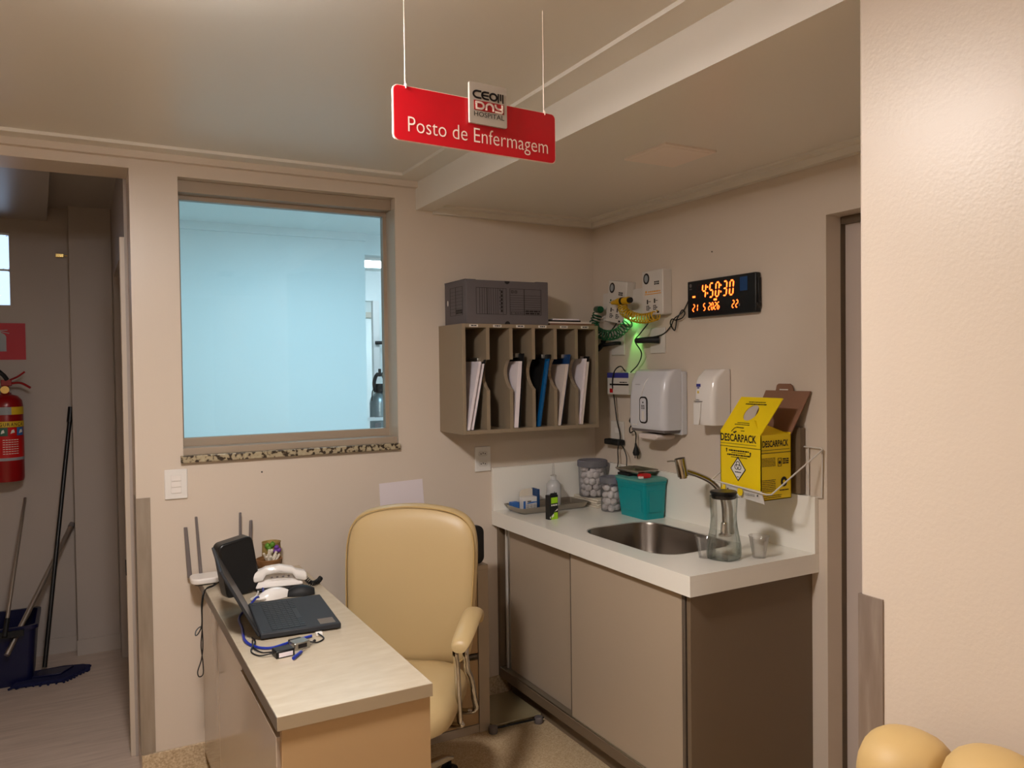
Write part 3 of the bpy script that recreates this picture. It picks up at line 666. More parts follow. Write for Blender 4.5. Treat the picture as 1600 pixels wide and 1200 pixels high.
G().box(-.034,0,ty1-.001,ty0,tz0-.003,tz1-.01).build('back_plate', 'greyw', t, bev=.006, seg=3)
o = Vector((-td-.0008,ty0-.098,tz0+.05)); fr = G().prism(rrect(.054,.118,.018,5,.02,.055), o, nY, Z, nX, .002).build('window_rim', 'ink', cv)
G().prism(rrect(.042,.104,.013,5,.02,.055), o-X*.0022, nY, Z, nX, .001).build('level_window', 'greyw', fr)
g = G(); g.bar(o-X*.0034,nY,Z,.012,.028,.012,.05).build('level_slot', 'offwhite', fr)
g = G(); g.greek(o-X*.0034,nY,Z,.008,.032,.058,.078,3,3,.5); g.poly(o-X*.0034,nY,Z,arc(.02,.088,.004,.004,0,360,8)); g.build('window_printing', 'ink', fr)
G().tube([(-td*.80,-.585,tz1-.03),(-td*.93,-.565,1.48),(-td*.985,-.545,1.40),(-td-.001,-.53,1.31),(-td-.001,-.515,1.30),(-td-.001,-.49,1.30)], .0018, 6).build('panel_crease', 'white', cv, smooth=True)
g = G(); g.bar((-.1255,-.50,1.478), nY, Z, 0,.035,0,.0012); g.build('embossed_line', 'greyd', cv)
rs = [[Vector((x,-.575+s*w_,z)) for x, s in ((-.03,1),(-.12,.8),(-.12,-.8),(-.03,-1))] for w_, z in ((.07,1.262),(.085,1.255),(.08,1.243),(.05,1.235))]
G().rings(rs).build('paper_towel', 'paper2', t, smooth=True, bev=.006)
G().box(-.12,-.02,ty1+.012,ty0-.012,tz0+.008,tz0+.02).build('towel_throat', 'greyd', t)
# soap dispenser
t = thing('soap_dispenser', 'small white wall soap dispenser left of the yellow box', 'dispenser', (-.05,-.905,1.318))
cv = dispenser_body(G(), -.848, -.963, 1.318, 1.543, .10, .006, .055, .022).build('cover', 'whiteg', t, smooth=True)
G().box(-.008,0,-.960,-.851,1.322,1.536).build('back_plate', 'whiteg', t, bev=.003)
o = Vector((-.101,-.858,1.318)); lv = G().prism([(0,0),(.03,0),(.037,.03),(.04,.07),(.04,.09),(0,.09)], o, nY, Z, nX, .006).build('push_lever', 'white', cv, bev=.002)
G().bar(o-X*.002,nY,Z,0,.05,.094,.097).bar(o-X*.0015,nY,Z,.01,.03,.101,.1025).build('lever_slot', 'greyd', cv)
o = Vector((-.0965,-.858,1.318))
G().bar(o,nY,Z,.008,.032,.155,.167).bar(o-X*.0,nY,Z,.013,.025,.148,.152).build('maker_label', 'bluep', cv)
G().bar(o,nY,Z,.014,.022,.128,.138).build('level_dot', 'yellowd', cv)
# yellow sharps box on wire holder
fx, bxx, ya, yb, zb0, zE = -.212, -.062, -1.122, -1.322, 1.078, 1.315
t = thing('sharps_box', 'yellow cardboard sharps box lettered DESCARPACK with its flap open', 'sharps box', (-.135,-1.222,zb0))
bd = G()
bd.box(fx,fx+.003,yb,ya,zb0,zE).box(bxx-.003,bxx,yb,ya,zb0,zE).box(fx,bxx,yb,yb+.003,zb0,zE-.005).box(fx,bxx,ya-.003,ya,zb0,zE).box(fx,bxx,yb,ya,zb0,zb0+.003)
bd = bd.build('box_body', 'yellow', t)
# sloping front flap with round hole
p0 = Vector((fx,ya,zE)); fv = Vector((-.128-fx, -.024, 1.440-zE)); FL = fv.length; fv.normalize(); fu = (nY*1.0).normalized(); fn = fu.cross(fv).normalized()
fl = []; W2 = .20
outer = [(0,0),(W2,0),(W2,FL*.55),(W2-.002,FL*.98),(W2*.97,FL),(0,FL)]
hc = (.095,FL*.56); hole = arc(hc[0],hc[1],.031,.034,0,360,28)[:-1]
gb = G(); b = gb.b
ring_o = []
for q in hole:   # radial match to the outline rectangle
    dx, dy = q[0]-hc[0], q[1]-hc[1]; s = min((W2-hc[0])/dx if dx > 1e-9 else 9, -hc[0]/dx if dx < -1e-9 else 9, (FL-hc[1])/dy if dy > 1e-9 else 9, -hc[1]/dy if dy < -1e-9 else 9)
    ring_o.append((hc[0]+dx*s, hc[1]+dy*s))
def P3(q, k): return p0+fu*q[0]+fv*q[1]+fn*k
vi = [[b.verts.new(P3(q, k_)) for q in ring] for k_ in (0,-.003) for ring in (hole, ring_o)]
nn = len(hole)
for i in range(nn):
    j = (i+1) % nn
    b.faces.new([vi[0][i],vi[1][i],vi[1][j],vi[0][j]]); b.faces.new([vi[2][j],vi[3][j],vi[3][i],vi[2][i]])
    b.faces.new([vi[0][j],vi[2][j],vi[2][i],vi[0][i]]); b.faces.new([vi[1][i],vi[3][i],vi[3][j],vi[1][j]])
for cnr in ((0,0),(W2,0),(W2,FL),(0,FL)):
    rr_ = sorted(range(nn), key=lambda i: (Vector(ring_o[i])-Vector(cnr)).length)[:2]
    if abs(rr_[0]-rr_[1]) in (1, nn-1):
        c0, c1 = b.verts.new(P3(cnr,0)), b.verts.new(P3(cnr,-.003)); b.faces.new([vi[1][rr_[0]],c0,vi[1][rr_[1]]]); b.faces.new([vi[3][rr_[0]],c1,vi[3][rr_[1]]])
fl = gb.build('front_flap', 'yellow', t)
# side flap folded inward and tall brown back panel leaning open
G().hexa([(fx+.004,yb+.004,zE-.008),(bxx-.004,yb+.004,zE-.008),(bxx-.004,yb+.006,zE-.006),(fx+.004,yb+.006,zE-.006),(fx+.02,yb+.05,zE+.045),(bxx-.01,yb+.02,zE-.003),(bxx-.01,yb+.022,zE),(fx+.02,yb+.052,zE+.047)]).build('side_flap', 'yellow', t)
G().hexa([(bxx-.004,yb,zE-.01),(bxx,yb,zE-.01),(bxx,ya,zE-.01),(bxx-.004,ya,zE-.01),(-.012,yb-.045,1.462),(-.008,yb-.045,1.462),(-.008,ya-.035,1.462),(-.012,ya-.035,1.462)]).build('back_flap', 'brown', t)
G().prism([(0,0),(.085,0),(.078,.022),(.068,.028),(.015,.028),(.006,.022)], (-.012,-1.205,1.460), nY, Z, X, .004).build('carry_tab', 'brown', t)
G().bar((-.0125,-1.225,1.460), nY, Z, 0,.04,.004,.008).build('tab_slot', 'offwhite', t)
G().box(-.03,-.006,-1.335,-1.14,1.09,1.33).build('bracket_or_shade', 'taupe_shaded', t)  # dark slab standing in for the box's shade on the wall
# print on the box front
o = Vector((fx-.0004,ya,zb0)); g = G()
g.text('DESCARPACK', o+nY*.003+Z*.203, nY, Z, w=.176, h=.026, bold=.024)
g.bar(o,nY,Z,.002,.178,.193,.1945); g.bar(o,nY,Z,0,.2,.182,.184)
g.greek(o,nY,Z,.045,.143,.166,.172,1,1,.85); g.greek(o,nY,Z,.058,.128,.159,.163,1,2,.6); g.greek(o,nY,Z,.036,.150,.150,.156,1,3,.85); g.greek(o,nY,Z,.055,.135,.143,.147,1,4,.6)
for a, bq in ((.033,.168),(.150,.160)): g.poly(o,nY,Z,[(a-.002,bq-.006),(a+.002,bq-.006),(a+.002,bq+.003),(a+.005,bq+.003),(a,bq+.009),(a-.005,bq+.003),(a-.002,bq+.003)])
g.poly(o,nY,Z,[(.052,.103),(.090,.058),(.128,.103),(.090,.148)]); g.greek(o,nY,Z,.03,.13,.034,.037,1,6,.6)
g.build('lettering', 'ink', bd)
ow = o-X*.0004
dm = G().poly(ow,nY,Z,[(.057,.103),(.090,.064),(.123,.103),(.090,.142)]).build('hazard_diamond', 'white', bd)
ob2 = o-X*.0009; g = G()
for a in (90,210,330):
    cx, cy = .090+.008*math.cos(R(a)), .114+.008*math.sin(R(a)); A1 = arc(cx,cy,.0085,.0085,a-140,a+140,12); g2 = [q for q in A1]
    stroke(g, A1, .0026, ob2, nY, Z)
stroke(g, arc(.090,.114,.006,.006,0,360,12), .0016, ob2, nY, Z); g.greek(ob2,nY,Z,.075,.105,.089,.094,1,3,.8); g.greek(ob2,nY,Z,.086,.094,.072,.076,1,3,.8)
g.build('biohazard_symbol', 'ink', dm)
g = G(); q0 = p0+fn*.0006
g.greek(q0,fu,fv,.055,.135,FL*.84,FL*.87,1,2,.7); g.greek(q0,fu,fv,.045,.145,FL*.78,FL*.815,1,3,.8); g.greek(q0,fu,fv,.06,.12,FL*.25,FL*.27,1,5,.7); g.greek(q0,fu,fv,.052,.124,FL*.20,FL*.225,1,6,.7)
stroke(g, [(.057,.002),(.062,.016),(.072,.020),(.105,.019)], .0035, q0, fu, fv); g.poly(q0,fu,fv,[(.066,-.001),(.078,.005),(.084,.002),(.076,-.006)]); g.greek(q0,fu,fv,.1,.118,.004,.008,1,6,.6)
g.build('lettering', 'ink', fl)
o = Vector((fx,yb-.0004,zb0)); g = G()
g.text('DESCARPACK', o+X*.006+Z*.190, X, Z, w=.128, h=.022, bold=.022); g.bar(o,X,Z,0,.14,.178,.1795); g.bar(o,X,Z,0,.148,.167,.169)
g.frame(o,X,Z,.082,.100,.118,.148,.002); g.poly(o,X,Z,[(.085,.132),(.091,.124),(.097,.132),(.091,.140)]); g.greek(o,X,Z,.106,.136,.125,.147,3,2,.6); g.greek(o,X,Z,.004,.07,.12,.152,6,2,.35)
g.greek(o,X,Z,.004,.07,.03,.075,7,5,.3); g.poly(o,X,Z,arc(.112,.062,.016,.018,0,360,18)); g.greek(o,X,Z,.09,.135,.03,.035,1,7,.8); g.greek(o,X,Z,.004,.1,.006,.02,2,7,.3)
g.build('lettering', 'ink', bd)
G().poly(o+nY*.0008,X,Z,arc(.112,.062,.006,.007,0,360,12)).build('round_mark', 'yellow', bd)
t = thing('wire_holder', 'white wire wall holder carrying the yellow sharps box', 'holder', (-.12,-1.25,1.06))
g = G()
g.tube([(-.01,-1.085,1.25),(-.012,-1.085,1.25),(-.24,-1.105,1.132),(-.240,-1.125,1.130),(-.242,-1.375,1.112),(-.238,-1.392,1.114),(-.014,-1.418,1.256),(-.01,-1.408,1.260),(-.01,-1.12,1.262)], .0028, 8, sm=False)
g.tube([(-.01,-1.415,1.255),(-.008,-1.41,1.085),(-.008,-1.36,1.079),(-.008,-1.13,1.079)], .0025, 8, sm=False)
g.tube([(-.008,-1.352,1.262),(-.008,-1.352,1.085)], .0025, 8, sm=False)
g.tube([(-.01,-1.19,1.073),(-.20,-1.19,1.073),(-.228,-1.19,1.10)], .0025, 8, sm=False).tube([(-.01,-1.27,1.073),(-.20,-1.27,1.073),(-.228,-1.27,1.10)], .0025, 8, sm=False)
g.build('wire_frame', 'offwhite', t, smooth=True)
pg = G().hexa([(-.222,-1.345,1.072),(-.219,-1.345,1.072),(-.219,-1.15,1.088),(-.222,-1.15,1.088),(-.236,-1.345,1.118),(-.233,-1.345,1.118),(-.233,-1.15,1.128),(-.236,-1.15,1.128)]).build('label_plate', 'white', t)
o = Vector((-.2365,-1.15,1.083)); g = G(); g.poly(o,nY,Z,arc(.095,.022,.014,.016,0,360,7)); g.bar(o,nY,Z,.01,.022,.004,.038); g.build('label_mark', 'yellow', pg)
g = G(); g.greek(o-X*.0005,nY,Z,.12,.165,.012,.022,2,5,.3); g.poly(o-X*.0005,nY,Z,arc(.178,.018,.003,.004,0,360,8)); g.poly(o-X*.0005,nY,Z,arc(.035,.025,.003,.004,0,360,8)); g.build('label_printing', 'ink', pg)

# ================================================================== COUNTER AND CABINET
cx0, cyF, ct = -.6017, -1.3896, .882
t = thing('sink_counter', 'white stone counter with a stainless sink cut into it', 'counter', (-.3,-.7,ct-.068))
def slab_hole(g, x0, x1, y0, y1, z0, z1, hp):
    """slab with a hole outline hp, built by radial matching"""
    b = g.b; cx = sum(p[0] for p in hp)/len(hp); cy = sum(p[1] for p in hp)/len(hp)
    oo = []
    for p in hp:
        dx, dy = p[0]-cx, p[1]-cy
        s = min((x1-cx)/dx if dx > 1e-9 else 9e9, (x0-cx)/dx if dx < -1e-9 else 9e9, (y1-cy)/dy if dy > 1e-9 else 9e9, (y0-cy)/dy if dy < -1e-9 else 9e9)
        oo.append([cx+dx*s, cy+dy*s])
    for cn in ((x0,y0),(x1,y0),(x1,y1),(x0,y1)):
        i = min(range(len(oo)), key=lambda i: (Vector(oo[i])-Vector(cn)).length); oo[i] = list(cn)
    T = [[b.verts.new((p[0],p[1],z)) for p in r] for r in (hp, oo) for z in (z1, z0)]; n_ = len(hp)
    for i in range(n_):
        j = (i+1) % n_
        b.faces.new([T[0][i],T[0][j],T[2][j],T[2][i]]); b.faces.new([T[1][j],T[1][i],T[3][i],T[3][j]])
        b.faces.new([T[0][j],T[0][i],T[1][i],T[1][j]]); b.faces.new([T[2][i],T[2][j],T[3][j],T[3][i]])
    return g
SX, SY, SW, SD = -.318, -.868, .372, .545
hole = rrect(SW, SD, .10, 10, SX, SY)
slab_hole(G(), cx0, -.001, cyF, -.001, ct-.02, ct, hole).build('worktop', 'stone', t)
g = G(); g.box(cx0,cx0+.02,cyF,-.001,ct-.068,ct-.0201).box(cx0+.02,-.001,cyF,cyF+.02,ct-.068,ct-.0201); g.build('apron', 'stone', t)
G().box(-.02,-.001,cyF,-.001,ct,1.085).build('backsplash', 'stone', t, bev=.001)
G().box(cx0,-.02,-.02,-.001,ct,1.085).build('backsplash', 'stone', t, bev=.001)
rs = []
for s, z in ((1.015,ct+.001),(1.0,ct-.001),(.985,ct-.01),(.965,ct-.12),(.90,ct-.15),(.5,ct-.155),(.08,ct-.158)):
    rs.append([Vector((SX+(p[0]-SX)*s, SY+(p[1]-SY)*s, z)) for p in hole])
bs = G().rings(rs, cap0=False, cap1=True).build('sink_basin', 'sinksteel', t, smooth=True)
G().lathe([(.038,0),(.04,.003),(.03,.004)], (SX,SY,ct-.158), 20).build('drain', 'steel', bs, smooth=True)
# tap
t = thing('tap', 'chrome swan-neck tap rising behind the glass carafe', 'tap', (-.075,-1.0,ct))
G().lathe([(.026,0),(.026,.006),(.018,.012),(.015,.05),(.012,.055)], (-.075,-1.0,ct), 20).build('tap_base', 'chrome', t, smooth=True)
G().tube([(-.075,-1.0,ct+.05),(-.078,-1.0,1.0),(-.095,-.998,1.055),(-.135,-.99,1.10),(-.185,-.975,1.128),(-.245,-.957,1.150)], .011, 14).build('spout', 'chrome', t, smooth=True)
G().cyl((-.262,-.952,1.198),(-.250,-.957,1.128),.021,20).cyl((-.250,-.957,1.128),(-.249,-.9575,1.120),.015,16).build('spout_head', 'chrome', t, smooth=True)
G().tube([(-.262,-.95,1.185),(-.275,-.925,1.186),(-.285,-.905,1.183)], .0035, 8).build('lever', 'chrome', t, smooth=True)
# cabinet
kx = -.575
t = thing('sink_cabinet', 'taupe wall-hung cabinet with two sliding doors under the sink', 'cabinet', (-.29,-.7,.0))
G().box(kx,0,-1.36,-1.342,.085,ct-.0685).build('side_panel', 'taupe_shaded', t, bev=.001)
G().box(kx,0,-.025,-.001,.085,ct-.0685).build('side_panel', 'taupe_shaded', t, bev=.001)
G().box(kx,-.0,-1.342,-.025,.085,.13).build('bottom_panel', 'taupe_shaded', t)
G().box(-.012,-.0005,-1.342,-.025,.13,ct-.18).build('back_panel', 'taupe_shaded', t)
G().box(kx-.004,kx+.05,-1.36,-.02,.085,.128).build('bottom_rail', 'taupe_shaded', t, bev=.002)
G().box(kx-.001,kx+.045,-1.342,-.02,.128,.134).build('slide_track', 'alum', t)
G().box(kx+.028,kx+.044,-.675,-.06,.134,ct-.07).build('door', 'taupe', t, bev=.001)
d = G().box(kx+.003,kx+.020,-1.315,-.64,.132,ct-.0695).build('door', 'taupe', t, bev=.001)
G().box(kx+.0015,kx+.019,-.6405,-.6360,.134,ct-.071).build('edge_strip', 'deskedge', d)  # thin dark strip drawing the line between the two doors
G().box(kx+.000,kx+.020,-1.331,-1.316,.132,ct-.07).build('edge_pull', 'deskedge', d, bev=.003)
G().box(kx+.024,kx+.044,-.078,-.060,.134,ct-.07).build('edge_pull', 'alum', t, bev=.003)
G().box(kx+.02,kx+.04,-.058,-.045,.134,ct-.07).build('side_strip', 'offwhite', t)
G().box(-.53,-.515,-1.30,-.05,.0,.085).build('kick_board', 'taupe_shaded', t)
for y in (-.08,-1.28): G().cyl((-.50,y,0),(-.50,y,.086),.018,14).build('foot', 'black', t, smooth=True)
for y in (-.08,-1.28): G().cyl((-.08,y,0),(-.08,y,.086),.018,14).build('foot', 'chrome', t, smooth=True)

# ---- things on the counter
zc = ct
t = thing('steel_tray', 'shallow stainless tray at the back left corner of the counter', 'tray', (-.36,-.105,zc))
x0, x1, y0, y1 = -.55,-.168,-.20,-.022
g = G(); R0 = lambda w_, h_, r_, z: [Vector((p[0],p[1],z)) for p in rrect(w_, h_, r_, 4, (x0+x1)/2, (y0+y1)/2)]
W1, H1 = x1-x0, y1-y0
g.rings([R0(W1-.045,H1-.04,.02,zc+.002),R0(W1-.03,H1-.03,.02,zc+.006),R0(W1-.014,H1-.012,.016,zc+.028),R0(W1,H1,.012,zc+.030)], True, False)
g.build('tray_pan', 'traysteel', t, smooth=True, solid=.0015)
tz = zc+.004
tag(G().box(-.535,-.497,-.085,-.052,tz,tz+.038).build('small_box', 'blue', bev=.001), 'tiny plain blue carton at the left end of the steel tray', 'box')
t = thing('medicine_box', 'open white and blue medicine carton standing in the steel tray', 'box', (-.455,-.10,tz))
bd = G().box(-.492,-.418,-.115,-.075,tz,tz+.062).build('carton', 'white', t, bev=.001)
G().prism([(0,0),(.074,0),(.074,.034),(.03,.034),(.012,.028),(.003,.016)], (-.492,-.075,tz+.062), X, Z, Y, .0015).build('carton_flap', 'cloth', t)
o = Vector((-.492,-.1154,tz)); g = G(); g.bar(o,X,Z,0,.074,0,.006); g.poly(o,X,Z,[(.02,.03),(.074,.034),(.074,.038),(.05,.040),(.02,.034)]); g.bar(o,X,Z,.0,.012,.0,.045); g.build('print_band', 'blue', bd)
g = G(); g.greek(o-Y*.0004,X,Z,.022,.042,.036,.046,1,2,.8); g.greek(o-Y*.0004,X,Z,.016,.032,.01,.028,4,4,.4); g.greek(o-Y*.0004,X,Z,.036,.05,.01,.028,4,5,.4); g.greek(o-Y*.0004,X,Z,.054,.07,.01,.028,4,6,.4); g.build('printing', 'greyd', bd)
tag(G().box(-.416,-.404,-.118,-.06,tz,tz+.096).build('small_box', 'blued', bev=.001), 'tall thin dark blue carton beside the white medicine carton', 'box')
t = thing('squeeze_bottle', 'clear plastic squeeze bottle with a long thin nozzle in the tray', 'bottle', (-.315,-.10,tz))
G().lathe([(.030,0),(.035,.004),(.036,.10),(.034,.112),(.020,.128),(.014,.132),(.013,.150)], (-.315,-.10,tz), 28).build('bottle_body', 'bottle', t, smooth=True)
G().lathe([(.0145,.148),(.0145,.153),(.006,.158),(.0045,.20),(.0025,.212)], (-.315,-.10,tz), 16).build('nozzle', 'cup', t, smooth=True)
g = G(); g.bar((-.335,-.137,tz+.05),X,Z,0,.003,0,.03); g.build('scale_mark', 'ink', t)
# black and lime box
M_ = Matrix.Rotation(R(8),4,'Z')
t = thing('reagent_box', 'small black and lime green carton standing in front of the steel tray', 'box', (-.470,-.335,zc), R(8))
bd = G().box(-.026,.024,-.014,.014,0,.108).build('carton', 'black', bev=.0008, **at(t))
G().prism([(-.022,0),(.02,0),(.018,.010),(-.018,.010)], (0,-.013,.108), X, Z, Y, .001).build('hang_tab', 'black', **at(t))
o = Vector((-.026,-.0144,0)); g = G(); g.bar(o,X,Z,.010,.047,.072,.098); g.bar(o,X,Z,.026,.047,.0,.030); g.poly(o,X,Z,[(.010,.016),(.026,.022),(.026,.0),(.010,.0)]); g.build('print_band', 'lime', bd, local=True)
g = G(); o2 = o-Y*.0004; g.greek(o2,X,Z,.010,.046,.060,.067,1,3,.9); g.poly(o2,X,Z,[(.028,.034),(.046,.046),(.046,.038)]); g.poly(o2,X,Z,[(.012,.008),(.024,.014),(.024,.026),(.014,.018)]); g.bar(o2,X,Z,.002,.006,.006,.014); g.build('printing', 'white', bd, local=True)
# cloth stack under the jar
t = thing('folded_cloth_stack', 'flat stack of folded off-white cloths under the cotton jar', 'cloth', (-.14,-.13,zc))
for i, (a, b_) in enumerate(((0,0),(.006,-.004),(.002,.004),(.008,0))):
    G().box(-.160+a,-.028,-.235+b_,-.026,zc+.0105*i,zc+.0105*(i+1)-.001).build('folded_cloth', 'cloth', t, bev=.003)
def cotton_jar(label, cx, cy, z, r, h, seed):
    t = thing('cotton_jar', label, 'jar', (cx,cy,z), 0, 'clear jars of cotton balls')
    G().lathe([(r*.86,0),(r*.93,.006),(r,h*.9),(r*1.0,h*.93)], (cx,cy,z), 32).build('jar_body', 'jar', t, smooth=True)
    G().lathe([(r*1.03,h*.84),(r*1.06,h*.86),(r*1.06,h),(r*.98,h+.004),(r*.9,h+.001)], (cx,cy,z), 32).build('jar_lid', 'lid', t, smooth=True)
    rr = random.Random(seed); q = G(); br = .019; zz = z+br
    pts = []
    lay = 0
    while zz < z+h*.80:
        nring = int(2*math.pi*(r*.88-br)/(br*1.75))
        for k_ in range(nring):
            a = 2*math.pi*(k_+.5*(lay%2))/nring+rr.random()*.3; rad = (r*.88-br)
            pts.append((cx+rad*math.cos(a), cy+rad*math.sin(a), zz+rr.uniform(-.004,.004)))
        pts.append((cx, cy, zz)); zz += br*1.55; lay += 1
    for p in pts: bmesh.ops.create_icosphere(q.b, subdivisions=2, radius=br*rr.uniform(.92,1.1), matrix=Matrix.Translation(p) @ Matrix.Rotation(rr.random()*6,4,'X') @ Matrix.Diagonal((1,rr.uniform(.8,1.1),rr.uniform(.75,1),1)))
    ob = q.build('cotton_balls', 'cotton', t, smooth='all'); ob['kind'] = 'stuff'
    return t
cotton_jar('large lidded jar of cotton balls on the folded cloths in the corner', -.105, -.125, zc+.042, .070, .175, 3)
cotton_jar('smaller lidded jar of cotton balls beside the teal tub', -.128, -.315, zc, .053, .158, 9)
# teal tub
t = thing('plastic_tub', 'teal rectangular plastic tub with a lid near the sink', 'tub', (-.085,-.49,zc))
def ring(x0,x1,y0,y1,r,z): return [Vector((p[0],p[1],z)) for p in rrect(x1-x0,y1-y0,r,4,(x0+x1)/2,(y0+y1)/2)]
tb = G().rings([ring(-.143,-.031,-.583,-.402,.014,zc),ring(-.155,-.026,-.595,-.385,.015,zc+.155),ring(-.158,-.025,-.598,-.382,.015,zc+.156),ring(-.158,-.025,-.598,-.382,.015,zc+.172)]).build('tub_body', 'teal', t, smooth=True)
G().hexa([(-.1475,-.565,zc+.03),(-.1445,-.565,zc+.03),(-.1445,-.425,zc+.03),(-.1475,-.425,zc+.03),(-.156,-.57,zc+.13),(-.153,-.57,zc+.13),(-.153,-.42,zc+.13),(-.156,-.42,zc+.13)]).build('embossed_panel', 'teal', tb, bev=.002)
G().hexa([(-.125,-.5895,zc+.03),(-.05,-.5895,zc+.03),(-.05,-.585,zc+.03),(-.125,-.585,zc+.03),(-.13,-.5955,zc+.13),(-.045,-.5955,zc+.13),(-.045,-.59,zc+.13),(-.13,-.59,zc+.13)]).build('embossed_panel', 'teal', tb, bev=.002)
G().rings([ring(-.162,-.024,-.602,-.378,.016,zc+.168),ring(-.162,-.024,-.602,-.378,.016,zc+.176),ring(-.15,-.03,-.59,-.39,.014,zc+.182)]).build('tub_lid', 'teal_l', t, smooth=True)
zl = zc+.182
t = thing('kidney_tray', 'small steel tray lying on the teal tub lid', 'tray', (-.1,-.44,zl))
g = G(); g.rings([ring(-.135,-.045,-.53,-.385,.008,zl+.0125),ring(-.150,-.03,-.545,-.37,.006,zl+.030)], True, False); g.build('tray_pan', 'traysteel', t, smooth=True, solid=.0015)
tag(G().box(-.148,-.05,-.475,-.39,zl,zl+.011).build('card_case', 'blackm', bev=.002), 'flat dark case under the small steel tray on the teal tub', 'case')
t = G().prism(rrect(.055,.020,.008,3), (-.125,-.572,zl+.010), X, Z, Y, .03).build('red_clip', 'redplas', bev=.003); tag(t, 'red plastic clip at the front of the teal tub lid', 'clip')
tag(G().box(-.158,-.142,-.575,-.555,zl,zl+.010).build('bottle_cap', 'white', bev=.002), 'tiny white cap on the teal tub lid', 'cap')
# carafe
cc = (-.338,-1.268,zc)
t = thing('glass_carafe', 'waisted square glass carafe with a black lid and a little water', 'carafe', cc, R(20))
prof = [(.046,0),(.052,.004),(.0545,.02),(.054,.045),(.049,.075),(.0435,.105),(.0405,.135),(.0400,.155),(.0415,.175),(.0428,.20),(.0428,.222)]
G().lathe(prof, (0,0,0), 40, 3.2).build('carafe_body', 'carafe', smooth=True, **at(t))
G().lathe([(.045,.008),(.0495,.012),(.051,.05),(.0505,.052)], (0,0,0), 40, 3.2).build('water', 'water', smooth=True, **at(t))
G().lathe([(.041,.212),(.0425,.214),(.0425,.226),(.046,.229),(.047,.234),(.044,.238),(.01,.239)], (0,0,0), 36).build('carafe_lid', 'black', smooth=True, **at(t))
def clear_cup(label, x, y):
    t = thing('plastic_cup', label, 'cup', (x,y,zc), 0, 'clear disposable cups on the counter')
    G().lathe([(.0225,.001),(.0225,.003),(.0345,.074),(.0365,.076),(.0365,.078),(.034,.077),(.0218,.005)], (x,y,zc), 30).build('cup_body', 'cup', t, smooth=True)
clear_cup('clear plastic cup standing alone right of the carafe', -.225, -1.322)
clear_cup('clear plastic cup half hidden left of the carafe', -.385, -1.225)

# ================================================================== DESK
dx0, dx1, dyF, dz = -1.912, -1.515, -1.432, .742
t = thing('desk', 'narrow beige laminate desk running out from the back wall', 'desk', (-1.71,-.72,0))
G().box(dx0,dx1,dyF,-.001,dz-.034,dz).build('desktop', ['desk','deskedge'], t, bev=.001)
G().box(dx0-.0015,dx0-.0002,dyF+.001,-.001,dz-.034,dz-.001).build('edge_band', 'deskedge', t); G().box(dx0+.0005,dx1-.0005,dyF-.0015,dyF-.0002,dz-.034,dz-.001).build('edge_band', 'deskband', t)
G().box(dx0+.012,dx1-.004,dyF+.008,dyF+.03,.0,dz-.0345).build('front_panel', 'deskpanel', t, bev=.001)
G().box(dx0+.03,dx0+.05,-1.40,-.001,.10,dz-.035).build('side_panel', 'taupe_shaded', t)
for a, b_, pr in ((-.03,-.44,.0),(-.445,-.915,.0),(-.92,-1.405,-.006)):
    G().box(dx0+.008+pr,dx0+.028+pr,b_,a,.06,dz-.045 if pr == 0 else dz-.06).build('door', 'taupe_g', t, bev=.0015)
G().box(dx0+.03,dx0+.05,-1.40,-.03,.0,.10).build('kick_board', 'taupe_shaded', t)
# laptop
t = thing('laptop', 'open dark grey laptop on the desk', 'laptop', (-1.707,-.711,dz), R(-4.3))
G().box(-.122,.122,-.175,.175,.004,.021).build('laptop_base', 'laptop', bev=.004, **at(t))
kb = G()
for i in range(6):
    for j in range(15):
        x = -.085+i*.0175; y = .152-j*.0205
        if i == 5 and 4 < j < 10: continue
        kb.box(x,x+.0155,y-.0185,y,.0205,.0222)
kb.box(.0025,.018,-.055,.049,.0205,.0222)
kb.build('keyboard', 'key', bev=.0, **at(t))
G().box(.060,.108,-.160,-.105,.0208,.0213).build('palm_sticker', 'deskedge', **at(t))
for y in (.15,-.15): G().box(-.112,-.100,y-.011,y+.011,.0205,.0216).build('hinge_cover', 'key', bev=.001, **at(t))
tl = R(27)
MS = Matrix.Translation((-.122,0,.016)) @ Matrix.Rotation(-tl,4,'Y')
lid = G(); lid.box(-.008,0,-.174,.174,0,.238,MS); lid = lid.build('screen_lid', 'laptop', bev=.003, **at(t))
g = G(); g.box(.0,.0006,-.165,.165,.012,.222,MS); g.build('screen', 'black', lid, local=True)
g = G(); g.box(-.0086,-.008,-.12,-.02,.06,.16,MS); g.box(-.0086,-.008,.03,.12,.02,.12,MS); g.build('sticker', 'phone_g', lid, local=True)
# adapters, pen and cables
t = thing('usb_adapter', 'black adapter with a white label in front of the laptop', 'adapter', (-1.808,-1.03,dz))
G().box(-.028,.026,-.022,.02,0,.022, Matrix.Translation((-1.808,-1.03,dz)) @ Matrix.Rotation(R(6),4,'Z')).build('adapter_body', 'black', t, bev=.003)
G().box(-.020,.020,-.0235,-.0222,.004,.016, Matrix.Translation((-1.808,-1.03,dz)) @ Matrix.Rotation(R(6),4,'Z')).build('adapter_label', 'paper', t)
t = thing('usb_adapter', 'silver-faced adapter beside the pen', 'adapter', (-1.752,-1.0,dz))
Ma = Matrix.Translation((-1.752,-.995,dz)) @ Matrix.Rotation(R(12),4,'Z')
G().box(-.026,.024,-.018,.022,0,.022,Ma).build('adapter_body', 'alum', t, bev=.003); G().box(-.014,.013,-.0192,-.0182,.006,.018,Ma).build('port', 'ink', t); G().box(-.02,.02,.02,.04,.002,.02,Ma).build('adapter_plug', 'black', t, bev=.003)
